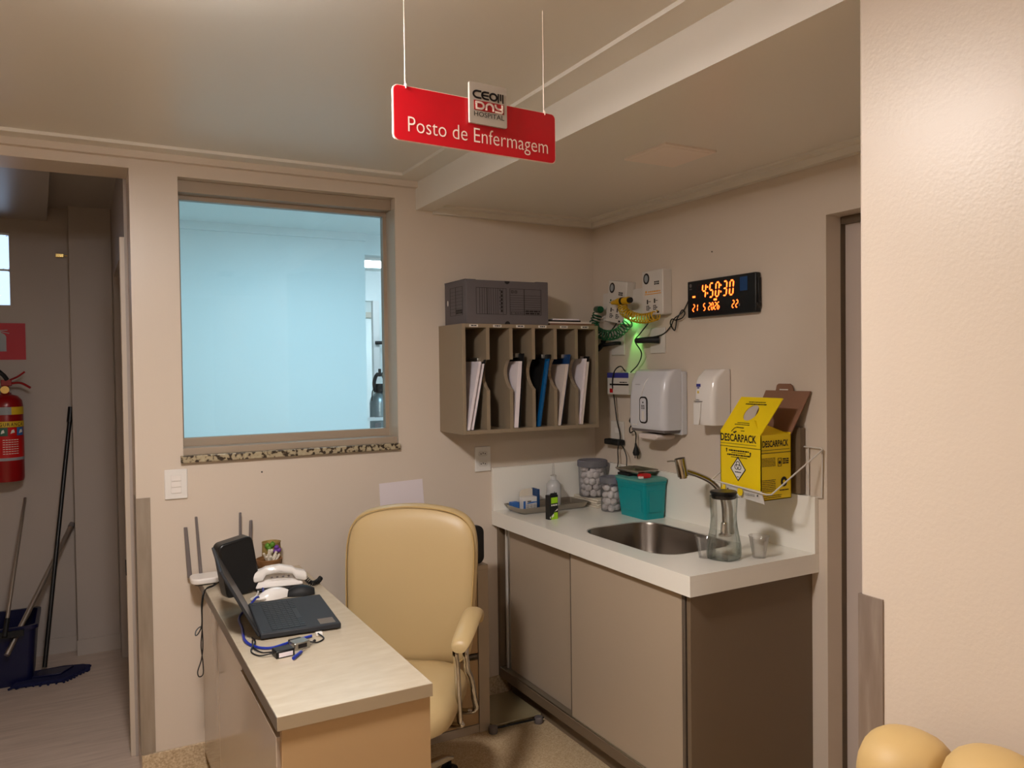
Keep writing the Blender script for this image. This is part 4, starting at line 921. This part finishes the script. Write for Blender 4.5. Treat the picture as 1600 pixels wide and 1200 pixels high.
t = thing('pen', 'clear ballpoint pen with a blue cap lying on the desk', 'pen', (-1.75,-1.03,dz))
a, b_ = Vector((-1.792,-1.085,dz+.006)), Vector((-1.703,-.970,dz+.005)); d_ = (b_-a).normalized()
G().cyl(a+d_*.045,b_,.0038,8).build('barrel', 'cup', t, smooth=True); G().cyl(a,a+d_*.05,.0052,10).build('cap', 'ethernet', t, smooth=True); G().cyl(b_,b_+d_*.003,.004,8).build('end_plug', 'ink', t)
t = thing('network_cable', 'blue network cable lying along the near edge of the laptop', 'cable', (-1.8,-.95,dz))
G().tube([(-1.70,-.925,dz+.006),(-1.77,-.945,dz+.005),(-1.83,-.965,dz+.005),(-1.868,-.93,dz+.005),(-1.885,-.86,dz+.006),(-1.872,-.74,dz+.005),(-1.86,-.62,dz+.006),(-1.80,-.50,dz+.01)], .0042, 8).build('cable_jacket', 'ethernet', t, smooth=True)
t = thing('cable', 'thin black cables curling from the laptop to the adapters', 'cable', (-1.83,-.98,dz))
G().tube([(-1.835,-1.03,dz+.012),(-1.87,-1.01,dz+.004),(-1.885,-.96,dz+.004),(-1.862,-.90,dz+.01),(-1.86,-.84,dz+.004)], .0022, 6).tube([(-1.835,-1.022,dz+.012),(-1.86,-.985,dz+.004),(-1.875,-.94,dz+.008),(-1.865,-.87,dz+.004)], .0022, 6).tube([(-1.728,-.98,dz+.012),(-1.70,-.985,dz+.004),(-1.672,-.96,dz+.004),(-1.68,-.925,dz+.01)], .0022, 6).build('cable_jacket', 'cable', t, smooth=True)
tag(G().box(-1.685,-1.665,-.925,-.908,dz,dz+.011).build('usb_dongle', 'whiteg', bev=.002), 'tiny white dongle at the near side of the laptop', 'dongle')
# upright black device
t = thing('desk_terminal', 'upright black plastic device behind the laptop screen', 'desk device', (-1.80,-.31,dz), R(14))
rsx = []
g = G(); MD = Matrix.Translation((0,0,.0)) @ Matrix.Rotation(R(-9),4,'Y')
g.prism(rrect(.13,.205,.022,5,0,.1025), (0,-.03,.002), X, Z, Y, .06); bmesh.ops.transform(g.b, matrix=MD, verts=g.b.verts)
g.build('device_body', 'black', bev=.006, **at(t))
g = G(); g.prism(rrect(.116,.188,.018,5,0,.1025), (0,-.0305,.002), X, Z, nY, .001); bmesh.ops.transform(g.b, matrix=MD, verts=g.b.verts); g.build('device_front', 'blackm', **at(t))
# router
t = thing('wifi_router', 'white router with four upright grey antennas against the wall', 'router', (-1.835,-.08,dz))
G().prism(rrect(.225,.105,.03,5), (-1.838,-.078,dz+.004), X, Y, Z, .022).build('router_body', 'whiteg', t, bev=.006, seg=3)
G().prism(rrect(.20,.09,.02,4), (-1.838,-.078,dz), X, Y, Z, .005).build('router_foot', 'blackm', t)
for x, lx, zt_, w_ in ((-1.946,-.012,.955,.018),(-1.905,-.014,.992,.013),(-1.757,.004,.992,.013),(-1.722,.010,.957,.016)):
    G().hexa([(x-w_/2,-.034,dz+.012),(x+w_/2,-.034,dz+.012),(x+w_/2,-.026,dz+.012),(x-w_/2,-.026,dz+.012),(x+lx-w_/2.6,-.033,zt_),(x+lx+w_/2.6,-.033,zt_),(x+lx+w_/2.6,-.026,zt_),(x+lx-w_/2.6,-.026,zt_)]).build('antenna', 'greyd', t, bev=.003)
# wooden bowl and cup
t = thing('wooden_bowl', 'brown wooden bowl of small decorations behind the telephone', 'bowl', (-1.668,-.15,dz))
G().lathe([(.030,0),(.036,.01),(.046,.055),(.050,.060),(.051,.078),(.047,.080),(.043,.074),(.040,.05)], (-1.668,-.15,dz), 28).build('bowl_body', 'wood', t, smooth=True)
g = G(); rr = random.Random(4)
for i in range(12):
    a = rr.random()*6.28; q = rr.random()*.02; p = Vector((-1.665+q*math.cos(a),-.15+q*math.sin(a),dz+.055)); g.tube([p,p+Vector((rr.uniform(-.02,.035),rr.uniform(-.02,.02),rr.uniform(.03,.055)))], [.003,.005], 6, sm=False)
g.build('dried_twigs', 'cloth', t, smooth=True)
t = thing('woven_cup', 'tall woven cup with green and purple flowers near the wall', 'cup', (-1.640,-.062,dz))
G().lathe([(.036,0),(.038,.01),(.036,.12),(.038,.125),(.034,.125),(.033,.10)], (-1.640,-.062,dz), 28).build('cup_body', 'weave', t, smooth=True)
g = G()
for i, p in enumerate(((-1.655,-.10,.848),(-1.643,-.098,.862),(-1.662,-.096,.858),(-1.625,-.102,.79),(-1.618,-.10,.775))): bmesh.ops.create_icosphere(g.b, subdivisions=1, radius=.012, matrix=Matrix.Translation(p) @ Matrix.Diagonal((1,.6,1.2,1)))
g.build('leaves', 'green2', t, smooth='all')
g = G()
for p in ((-1.628,-.103,.85),(-1.62,-.103,.838),(-1.632,-.104,.835)): bmesh.ops.create_icosphere(g.b, subdivisions=1, radius=.011, matrix=Matrix.Translation(p))
g.build('petals', 'purple', t, smooth='all')
# telephone
t = thing('telephone', 'white desk telephone with its handset resting across it', 'telephone', (-1.66,-.29,dz), R(-8))
G().box(-.085,.085,-.065,.075,0,.012).build('phone_foot', 'black', bev=.004, **at(t))
G().hexa([(-.09,-.06,.012),(.085,-.06,.012),(.085,.08,.012),(-.09,.08,.012),(-.08,-.05,.040),(.078,-.05,.030),(.078,.075,.042),(-.08,.075,.055)]).build('phone_body', 'whiteg', bev=.008, seg=3, **at(t))
hs = G().rings([[Vector((x,y+.0,z)) for (y,z) in ((-.056,z0_),(-.014,z0_),(-.010,z0_+h_*.5),(-.018,z0_+h_),(-.052,z0_+h_),(-.060,z0_+h_*.5))] for x, z0_, h_ in ((-.095,.040,.028),(-.088,.036,.040),(-.062,.040,.042),(-.05,.060,.028),(0,.066,.026),(.045,.056,.024),(.058,.034,.036),(.088,.026,.036),(.097,.030,.024))]).build('handset', 'whiteg', smooth=True, bev=.006, **at(t))
g = G()
for i in range(4): g.poly((-.03+.02*i,-.0605,.052), X, Z, arc(0,0,.0045,.003,0,360,8))
g.build('handset_key', 'greyd', **at(t))
g = G(); coil(g, [(.095,-.04,.03),(.115,-.05,.012),(.14,-.03,.012),(.155,.01,.012)], .008, 14, .0022); g.build('coiled_cord', 'cable', smooth='all', **at(t))
def mouse(label, x, y, rz, m_, s=1, group='computer mice by the laptop'):
    t = thing('computer_mouse', label, 'computer mouse', (x,y,dz), rz, group)
    rs = []
    for i in range(9):
        q = i/8; xx = -.052+.104*q; wv = .030*math.sin(math.pi*(.12+.76*q))**.5; hv = .036*math.sin(math.pi*(.10+.75*q))**.7
        rs.append([Vector((xx*s, wv*s*math.cos(a), .002+max(0,hv*s*math.sin(a)))) for a in [math.pi*k_/10 for k_ in range(11)]]+[Vector((xx*s,-wv*s*.8,.001)),Vector((xx*s,wv*s*.8,.001))])
    G().rings(rs).build('mouse_shell', m_, smooth=True, **at(t))
    G().box(.022*s,.036*s,-.003,.003,.022*s,.031*s).build('scroll_wheel', 'greyd', bev=.001, **at(t))
mouse('white computer mouse lying between the laptop and the telephone', -1.712, -.437, R(8), 'whiteg', 1.02)
mouse('black computer mouse right of the white one', -1.617, -.445, R(-12), 'blackm', .95)
t = thing('cable', 'tangled white and blue cables behind the laptop hinge', 'cable', (-1.77,-.44,dz))
G().tube([(-1.74,-.18,dz+.03),(-1.742,-.25,dz+.012),(-1.745,-.33,dz+.006),(-1.765,-.40,dz+.006),(-1.79,-.44,dz+.008),(-1.76,-.47,dz+.012),(-1.735,-.45,dz+.006),(-1.77,-.43,dz+.014),(-1.79,-.47,dz+.006)], .0035, 7).build('white_jacket', 'offwhite', t, smooth=True)
G().tube([(-1.735,-.28,dz+.01),(-1.73,-.34,dz+.014),(-1.745,-.41,dz+.01),(-1.775,-.455,dz+.016),(-1.80,-.49,dz+.006)], .004, 7).build('blue_jacket', 'ethernet', t, smooth=True)
t = thing('cable', 'thin black cable dangling in loops down the left side of the desk', 'cable', (-1.93,-.2,.45))
G().tube([(-1.86,-.16,dz+.012),(-1.885,-.19,dz+.008),(-1.918,-.22,dz+.004),(-1.930,-.235,.70),(-1.932,-.245,.63),(-1.945,-.25,.60),(-1.955,-.25,.595),(-1.95,-.24,.610),(-1.932,-.235,.615),(-1.928,-.23,.55),(-1.935,-.24,.50),(-1.95,-.25,.46),(-1.945,-.25,.44),(-1.93,-.24,.445),(-1.93,-.235,.49),(-1.935,-.235,.55),(-1.93,-.235,.61),(-1.926,-.225,.70),(-1.91,-.20,dz+.004),(-1.88,-.165,dz+.006),(-1.85,-.14,dz+.012)], .0022, 6).build('cable_jacket', 'cable', t, smooth=True)

# ================================================================== OFFICE CHAIR
ang = math.atan2(-.8, -.6)          # facing direction
t = thing('office_chair', 'cream leatherette office chair with chrome arms at the desk', 'chair', (-1.37,-.72,0), ang-math.pi/2)
# own frame: +Y is forward, +X its right
def cushion(g, outline, depth_fn, thick, n_r=6):
    """puffy cushion over a 2d outline (x,z); depth_fn(x,z)->y of the mid plane"""
    cx = sum(p[0] for p in outline)/len(outline); cz = sum(p[1] for p in outline)/len(outline)
    prof = [(0.02,1),(.3,1),(.6,.97),(.82,.86),(.93,.68),(.985,.38),(1,0),(.985,-.38),(.93,-.68),(.82,-.86),(.6,-.97),(.3,-1),(.02,-1)]
    g.rings([[Vector((cx+(p[0]-cx)*s, depth_fn(cx+(p[0]-cx)*s, cz+(p[1]-cz)*s)+thick*q, cz+(p[1]-cz)*s)) for p in outline] for s, q in prof]); return g
def ob_outline():
    pts = [(-.20,.46),(-.10,.445),(0,.44),(.10,.445),(.20,.46),(.236,.50),(.246,.60),(.254,.72),(.258,.84),(.254,.915),(.236,.972),(.19,1.010),(.11,1.030),(0,1.038),(-.11,1.030),(-.19,1.010),(-.236,.972),(-.254,.915),(-.258,.84),(-.254,.72),(-.246,.60),(-.236,.50)]
    P = [Vector((p[0],p[1],0)) for p in pts]; P = spline(P+[P[0]], 3)[:-1]; return [(p.x,p.y) for p in P]
oo = ob_outline()
dfn = lambda x, z: -.215-.16*(z-.45)-.02*math.cos(x*3)+.10*x*x*2
cushion(G(), oo, dfn, .052).build('backrest', 'leather', smooth=True, **at(t))
sm = [(p[0]*.965,(p[1]-.75)*.972+.75) for p in oo]
g = G(); pts = [Vector((p[0], dfn(p[0],p[1])+.040, p[1])) for p in sm]; g.tube(pts+[pts[0]], .0022, 6, sm=False); g.build('seam_piping', 'seam', smooth=True, **at(t))
so = rrect(.50, .48, .12, 5, 0, 0)
g = G(); rs = []
for s, q in ((.02,.055),(.4,.055),(.7,.050),(.88,.040),(.96,.020),(1,-.01),(.98,-.04),(.9,-.05),(.3,-.05)):
    rs.append([Vector((p[0]*s, p[1]*s+.035, .44+q-.025*max(0,(p[1]*s-.10)/.15)**2*.6)) for p in so])
g.rings(rs).build('seat', 'leather', smooth=True, **at(t))
for sx_ in (-1, 1):
    xq = sx_*.268
    g = G(); rs = []
    AP = spline([Vector((xq,-.185,.635)),Vector((xq,-.165,.662)),Vector((xq,-.13,.680)),Vector((xq+sx_*.004,-.05,.682)),Vector((xq+sx_*.006,.06,.668)),Vector((xq+sx_*.002,.115,.650)),Vector((xq,.13,.638))], 4)
    for i, p in enumerate(AP):
        q = i/(len(AP)-1); ww = .036*(math.sin(math.pi*(.10+.8*q))**.35); hh = .021*(math.sin(math.pi*(.10+.8*q))**.4)
        rs.append([p+Vector((ww*math.cos(a),0,hh*math.sin(a))) for a in [2*math.pi*k_/14 for k_ in range(14)]])
    ar = g.rings(rs).build('armrest', 'leather', smooth=True, **at(t))
    g = G()
    for off in (-.017,.017):
        g.tube([(xq+off*1.0,-.10,.668),(xq+off,.02,.655),(xq+off,.092,.640),(xq+off,.108,.615),(xq+off*1.0,.095,.585),(xq+off*1.0,.085,.555),(xq+off*(1.0),.05+off*1.6,.50),(xq+off*1.0,.02+off*2.6,.42),(xq+off*1.0,.0+off*3.2,.365),(xq-sx_*.012,.0+off*3.2,.352),(xq-sx_*.055,.0+off*3.2,.352)], .0108, 10, n=4)
    g.cyl((xq-.016,.095,.632),(xq+.016,.095,.632),.007,10)
    g.build('arm_tube', 'chrome', ar, local=True, smooth=True)
G().box(-.12,.12,-.10,.12,.355,.39).build('tilt_plate', 'blackm', bev=.005, **at(t))
G().box(-.03,.03,-.30,-.08,.365,.38).tube([(0,-.29,.372),(0,-.315,.42),(0,-.31,.62)], .02, 8).build('back_bracket', 'blackm', **at(t))
G().cyl((0,0,.10),(0,0,.36),.028,16).build('gas_column', 'black', smooth=True, **at(t))
for i in range(5):
    a = R(241.9+72*i); dv = Vector((math.cos(a), math.sin(a), 0)); sd = Vector((-dv.y, dv.x, 0))
    lg = G().rings([[Vector((0,0,0))+dv*d_+sd*(w_*c)+Z*(z_+h_*s_) for c, s_ in ((-1,0),(-.8,1),(.8,1),(1,0))] for d_, w_, z_, h_ in ((.02,.028,.085,.03),(.15,.022,.085,.026),(.27,.018,.075,.020),(.31,.015,.068,.012))]).build('base_leg', 'chrome', smooth=True, bev=.003, **at(t))
    p = dv*.295
    G().cyl(p-sd*.022+Z*.027,p-sd*.005+Z*.027,.027,16).cyl(p+sd*.005+Z*.027,p+sd*.022+Z*.027,.027,16).cyl(p+Z*.03,p+Z*.075,.009,8).build('caster', 'blackm', lg, local=True, smooth=True)
# drawer unit
ux0, ux1, uy, uz = -1.19, -.789, -.325, .718
t = thing('drawer_unit', 'beige drawer cabinet against the wall behind the office chair', 'drawer cabinet', ((ux0+ux1)/2,-.17,0))
g = G(); g.box(ux0,ux0+.02,uy+.004,-.014,0,uz-.02).box(ux1-.05,ux1,uy,-.014,0,uz-.02).box(ux0,ux1,uy,-.014,uz-.02,uz).box(ux0+.02,ux1-.05,uy+.004,-.014,0,.035).box(ux0+.02,ux1-.05,-.03,-.014,.035,uz-.02); g.build('carcass', 'taupe', t, bev=.001)
for z0, z1 in ((.04,.315),(.345,.505),(.53,.655)):
    d = G().box(ux0+.022,ux1-.053,uy+.002,uy+.02,z0,z1).build('drawer', 'deskpanel', t, bev=.001)
    G().tube([(ux0+.022,uy+.012,z1+.014),(ux1-.053,uy+.012,z1+.014)], .008, 8, sm=False).build('pull_profile', 'deskedge', d, smooth=True)
t = thing('tablet_case', 'black upright device standing on the drawer unit behind the chair back', 'desk device', (-.893,-.285,uz))
G().prism(rrect(.20,.165,.03,6,0,.0825), (-.893,-.30,uz), X, Z, Y, .03).build('device_body', 'black', t, bev=.004)
# glass scale on the floor
t = thing('glass_scale', 'flat glass plate with a dark rail on the floor beside the cabinet', 'bathroom scale', (-.65,-.2,0))
G().box(-.785,-.545,-.345,-.06,.018,.026).build('glass_plate', 'glasswhite', t, bev=.002)
G().tube([(-.80,-.358,.020),(-.55,-.376,.020)], .004, 8, sm=False).build('front_rail', 'blackm', t)
for x, y in ((-.79,-.355),(-.575,-.372)): G().lathe([(.018,0),(.020,.004),(.020,.022),(.017,.028)], (x,y,0), 18).build('foot', 'greyd', t, smooth=True)
for x, y in ((-.76,-.09),(-.57,-.09)): G().cyl((x,y,0),(x,y,.018),.015,12).build('foot', 'greyd', t, smooth=True)

# ================================================================== PADDED CHAIR AT THE PARTITION
t = thing('padded_armchair', 'tan padded chair back with rounded rolls beside the partition wall', 'armchair', (-1.30,-2.78,0))
ys = [-2.475,-2.622,-2.775,-2.93]
for i, y in enumerate(ys):
    hz = .954+.016*i if i < 2 else .972; hz = .935 if i == 0 else (.963 if i == 1 else .97)
    g = G(); rs = []
    for zz, s in ((.50,.7),(.53,.98),(.62,1.0),(.75,1.0),(hz-.10,1.0),(hz-.07,.985),(hz-.048,.94),(hz-.030,.84),(hz-.016,.68),(hz-.007,.48),(hz-.002,.26),(hz,.06)):
        rs.append([Vector((-1.085+.085*max(s,.3 if s<.3 else s)*math.cos(a)*(1 if s>.1 else .3), y+.077*(s**.75)*math.sin(a), zz)) for a in [2*math.pi*k_/20 for k_ in range(20)]])
    g.rings(rs).build('back_roll', 'leather2', t, smooth=True)
G().prism(rrect(.56,.62,.05,4), (-1.42,-2.70,.36), X, Y, Z, .13).build('seat_cushion', 'leather2', t, bev=.03, seg=4)
G().box(-1.66,-1.02,-2.99,-2.41,.14,.36).build('chair_base', 'leather2', t, bev=.01)
for y in (-2.385,-3.02):
    G().box(-1.66,-1.06,y-.035,y+.035,.14,.60).build('arm_pad', 'leather2', t, bev=.03, seg=4)
for x in (-1.6,-1.08):
    for y in (-2.44,-2.96): G().cyl((x,y,0),(x,y,.14),.02,12).build('leg', 'blackm', t, smooth=True)

# ================================================================== HALL THINGS
t = thing('wall_sign', 'red fire extinguisher sign on the hall wall', 'sign', (-2.68,1.715,1.64))
G().box(-2.80,-2.566,1.716,1.72,1.638,1.836).build('sign_plate', 'redflat', t)
o = Vector((-2.80,1.7158,1.638)); g = G(); g.poly(o,X,Z,[(.085,.045),(.145,.045),(.145,.125),(.138,.137),(.125,.145),(.105,.145),(.092,.137),(.085,.125)]); g.bar(o,X,Z,.108,.122,.145,.155); stroke(g, [(.105,.156),(.150,.160)], .004, o, X, Z); stroke(g, [(.12,.152),(.158,.143)], .004, o, X, Z); g.build('extinguisher_pictogram', 'phone_g', t)
ex, ey = -2.657, 1.60
t = thing('fire_extinguisher', 'red fire extinguisher hanging on the hall wall', 'fire extinguisher', (ex,ey,.993))
bd = G().lathe([(.055,0),(.076,.004),(.079,.02),(.079,.40),(.074,.43),(.055,.452),(.022,.462),(.018,.475)], (ex,ey,.993), 32).build('cylinder', 'redext', t, smooth=True)
def band(z0, z1, m_, a0=200, a1=380, r_=.0797, nm='label_band'):
    g = G(); n_ = 20; A_ = [R(a0+(a1-a0)*i/n_) for i in range(n_+1)]
    V = [[g.b.verts.new((ex+r_*math.cos(a), ey+r_*math.sin(a), .993+z)) for a in A_] for z in (z0,z1)]
    for i in range(n_): g.b.faces.new([V[0][i],V[0][i+1],V[1][i+1],V[1][i]])
    return g.build(nm, m_, bd, smooth=True)
band(.355,.395,'yellowd'); band(.355,.395,'phone_g',200,292,.0799); band(.29,.32,'yellowd'); band(.245,.288,'greenp',250,278,.0799); band(.245,.288,'redplas',280,308,.0799); band(.245,.288,'blue',310,340,.0799); band(.13,.243,'redplas'); band(.115,.13,'phone_g')
g = G()
lt = 'SEGURANÇA'
for i, ch in enumerate(lt):
    a = R(228+12.2*i); q = Vector((ex+.0803*math.cos(a), ey+.0803*math.sin(a), .993+.296)); g.text(ch, q, Vector((-math.sin(a),math.cos(a),0)), Z, w=.0125, h=.017, bold=.01)
g.build('lettering', 'ink', bd)
g = G()
for i in range(7):
    for j in range(6):
        a = R(262+9*j); q = Vector((ex+.0803*math.cos(a), ey+.0803*math.sin(a), .993+.15+.012*i)); g.bar(q, Vector((-math.sin(a),math.cos(a),0)), Z, 0,.010,0,.003)
for a_, s_ in ((256,.018),(287,.02),(318,.02)):
    a = R(a_); q = Vector((ex+.0803*math.cos(a), ey+.0803*math.sin(a), .993+.256)); g.poly(q, Vector((-math.sin(a),math.cos(a),0)), Z, [(0,0),(s_,.006),(s_*.8,.022),(s_*.3,.018)])
g.build('printing', 'white', bd)
G().cyl((ex,ey,1.455),(ex,ey,1.50),.016,14).box(ex-.018,ex+.03,ey-.012,ey+.012,1.498,1.53).build('valve', 'redext', t, bev=.002)
G().cyl((ex,ey-.03,1.478),(ex,ey-.015,1.478),.02,16).build('pressure_gauge', 'brass', t, smooth=True)
G().tube([(ex+.02,ey,1.51),(ex+.07,ey,1.512),(ex+.115,ey,1.485)], .006, 8).build('carry_handle', 'redext', t, smooth=True)
G().tube([(ex+.02,ey,1.528),(ex+.055,ey,1.545),(ex+.09,ey,1.572)], .005, 8).build('squeeze_lever', 'redext', t, smooth=True)
G().tube([(ex+.01,ey-.01,1.53),(ex-.01,ey-.02,1.56),(ex-.06,ey-.03,1.60),(ex-.13,ey-.02,1.60),(ex-.16,ey-.02,1.5),(ex-.12,ey-.03,1.2)], .011, 10).build('hose', 'blackm', t, smooth=True)
G().box(ex-.02,ex+.02,1.66,1.72,1.40,1.46).build('bracket_or_shade', 'redext', t)
t = thing('latch', 'small brass latch on the hall wall beside the pillar', 'latch', (-2.39,1.70,2.21))
G().box(-2.415,-2.375,1.702,1.72,2.203,2.225).build('latch_body', 'brass', t, bev=.003); G().cyl((-2.375,1.705,2.214),(-2.358,1.705,2.214),.003,8).build('bolt', 'brass', t)
# cleaning things
t = thing('mop', 'flat mop with a dark blue head and long black handle leaning on the hall wall', 'mop', (-2.45,1.33,0))
G().cyl((-2.50,1.36,.05),(-2.362,1.688,1.33),.011,12).build('handle', 'black', t, smooth=True)
G().cyl((-2.3665,1.678,1.29),(-2.358,1.697,1.372),.015,12).build('handle_grip', 'black', t, smooth=True)
mp = G().prism([(-.18,-.10),(.04,-.13),(.135,-.03),(.155,.035),(.13,.06),(.04,.085),(-.15,.075)], (-2.455,1.355,.0), X, Y, Z, .018).build('mop_head', 'navym', t, bev=.006)
G().prism([(-.10,-.045),(.03,-.06),(.085,.03),(-.06,.04)], (-2.455,1.355,.018), X, Y, Z, .010).build('mop_plate', 'navy', t, bev=.003)
g = G(); rr = random.Random(2)
E_ = [(-.18,-.10),(.04,-.13),(.135,-.03),(.155,.035),(.13,.06),(.04,.085),(-.15,.075)]
for i in range(len(E_)):
    a, b_ = Vector((*E_[i],0)), Vector((*E_[(i+1)%len(E_)],0))
    for q in range(7): p = a.lerp(b_, q/7)+Vector((-2.455,1.355,.008)); g.tube([p, p+Vector((p.x+2.455,p.y-1.355,0)).normalized()*rr.uniform(.008,.02)-Z*.003], .006, 5, sm=False)
g.build('mop_fringe', 'navym', t, smooth=True)
t = thing('bucket', 'dark blue rectangular mop bucket on the hall floor', 'bucket', (-2.68,1.45,0))
Rb = lambda x0,x1,y0,y1,z: [Vector((p[0],p[1],z)) for p in rrect(x1-x0,y1-y0,.03,4,(x0+x1)/2,(y0+y1)/2)]
G().rings([Rb(-2.84,-2.55,1.30,1.60,0),Rb(-2.86,-2.53,1.28,1.62,.28),Rb(-2.87,-2.52,1.27,1.63,.282),Rb(-2.87,-2.52,1.27,1.63,.30),Rb(-2.855,-2.535,1.285,1.615,.30),Rb(-2.84,-2.555,1.305,1.595,.02)]).build('bucket_body', 'navy', t, smooth=True)
t = thing('squeegee', 'squeegee with a thin steel handle resting on the bucket', 'squeegee', (-2.66,1.27,.3))
G().cyl((-2.655,1.262,.31),(-2.585,1.688,.885),.0085,12).build('handle', 'steel', t, smooth=True)
G().cyl((-2.660,1.235,.27),(-2.650,1.29,.345),.012,12).box(-2.80,-2.58,1.24,1.262,.262,.290).build('squeegee_head', 'blackm', t, smooth=True)
t = thing('steel_pole', 'bare steel pole slanting in front of the blue bucket', 'pole', (-2.63,1.22,.0))
G().cyl((-2.652,1.22,.185),(-2.368,1.685,.715),.013,14).build('tube', 'steel', t, smooth=True)
G().cyl((-2.374,1.675,.704),(-2.364,1.692,.722),.0155,14).build('end_cap', 'greyd', t, smooth=True)

# ================================================================== CYLINDER IN THE BRIGHT ROOM
cxx, cyy = -.105, 3.0
t = thing('oxygen_cylinder', 'silver gas cylinder with a black valve guard seen through the window', 'gas cylinder', (cxx,cyy,.45))
G().lathe([(.08,0),(.088,.01),(.088,.83),(.078,.875),(.055,.905),(.03,.92)], (cxx,cyy,.45), 28).build('cylinder', 'cyl', t, smooth=True)
g = G(); g.cyl((cxx,cyy,1.36),(cxx,cyy,1.44),.035,14)
for s in (-1,1): g.tube([(cxx+s*.035,cyy,1.37),(cxx+s*.05,cyy,1.44),(cxx+s*.035,cyy,1.50),(cxx+s*.012,cyy,1.525)], .016, 8)
g.cyl((cxx,cyy,1.50),(cxx,cyy,1.565),.012,10).cyl((cxx+.03,cyy-.02,1.435),(cxx+.085,cyy-.02,1.435),.006,8)
g.build('valve_guard', 'blackm', t, smooth=True)
G().tube([(cxx-.03,cyy,1.40),(cxx-.075,cyy-.03,1.38),(cxx-.088,cyy-.05,1.30)], .004, 6).build('tube', 'blackm', t)
t = thing('cart', 'white tiered cart holding the silver gas cylinder', 'cart', (cxx,cyy,0))
g = G()
for z in (.40,1.05,1.14): g.box(cxx-.20,cxx+.20,cyy-.15,cyy-.135,z,z+.03)
g.box(cxx-.2,cxx+.2,cyy-.15,cyy+.15,.42,.449); g.box(cxx-.2,cxx+.2,cyy-.15,cyy-.148,.84,1.06)
g.build('cart_frame', 'white', t)
for x in (-.19,.0,.19): G().box(cxx+x-.012+.02*(x==0),cxx+x+.012+.02*(x==0),cyy-.165,cyy-.15,.05,1.24).build('post', 'white', t)
g = G(); o = Vector((cxx-.10,cyy-.1505,1.0)); g.bar(o,X,Z,0,.05,.06,.12); g.bar(o,X,Z,0,.2,.045,.052); g.bar(o,X,Z,0,.05,-.02,.035); g.poly(o,X,Z,[(.07,.0),(.085,.0),(.085,.03),(.065,.03)]); g.greek(o,X,Z,0,.08,.165,.175,1,3); g.build('printing', 'greyd', t)
for x in (-.18,.18): G().cyl((cxx+x,cyy-.01,.03),(cxx+x,cyy+.01,.03),.03,14).build('caster', 'blackm', t, smooth=True)
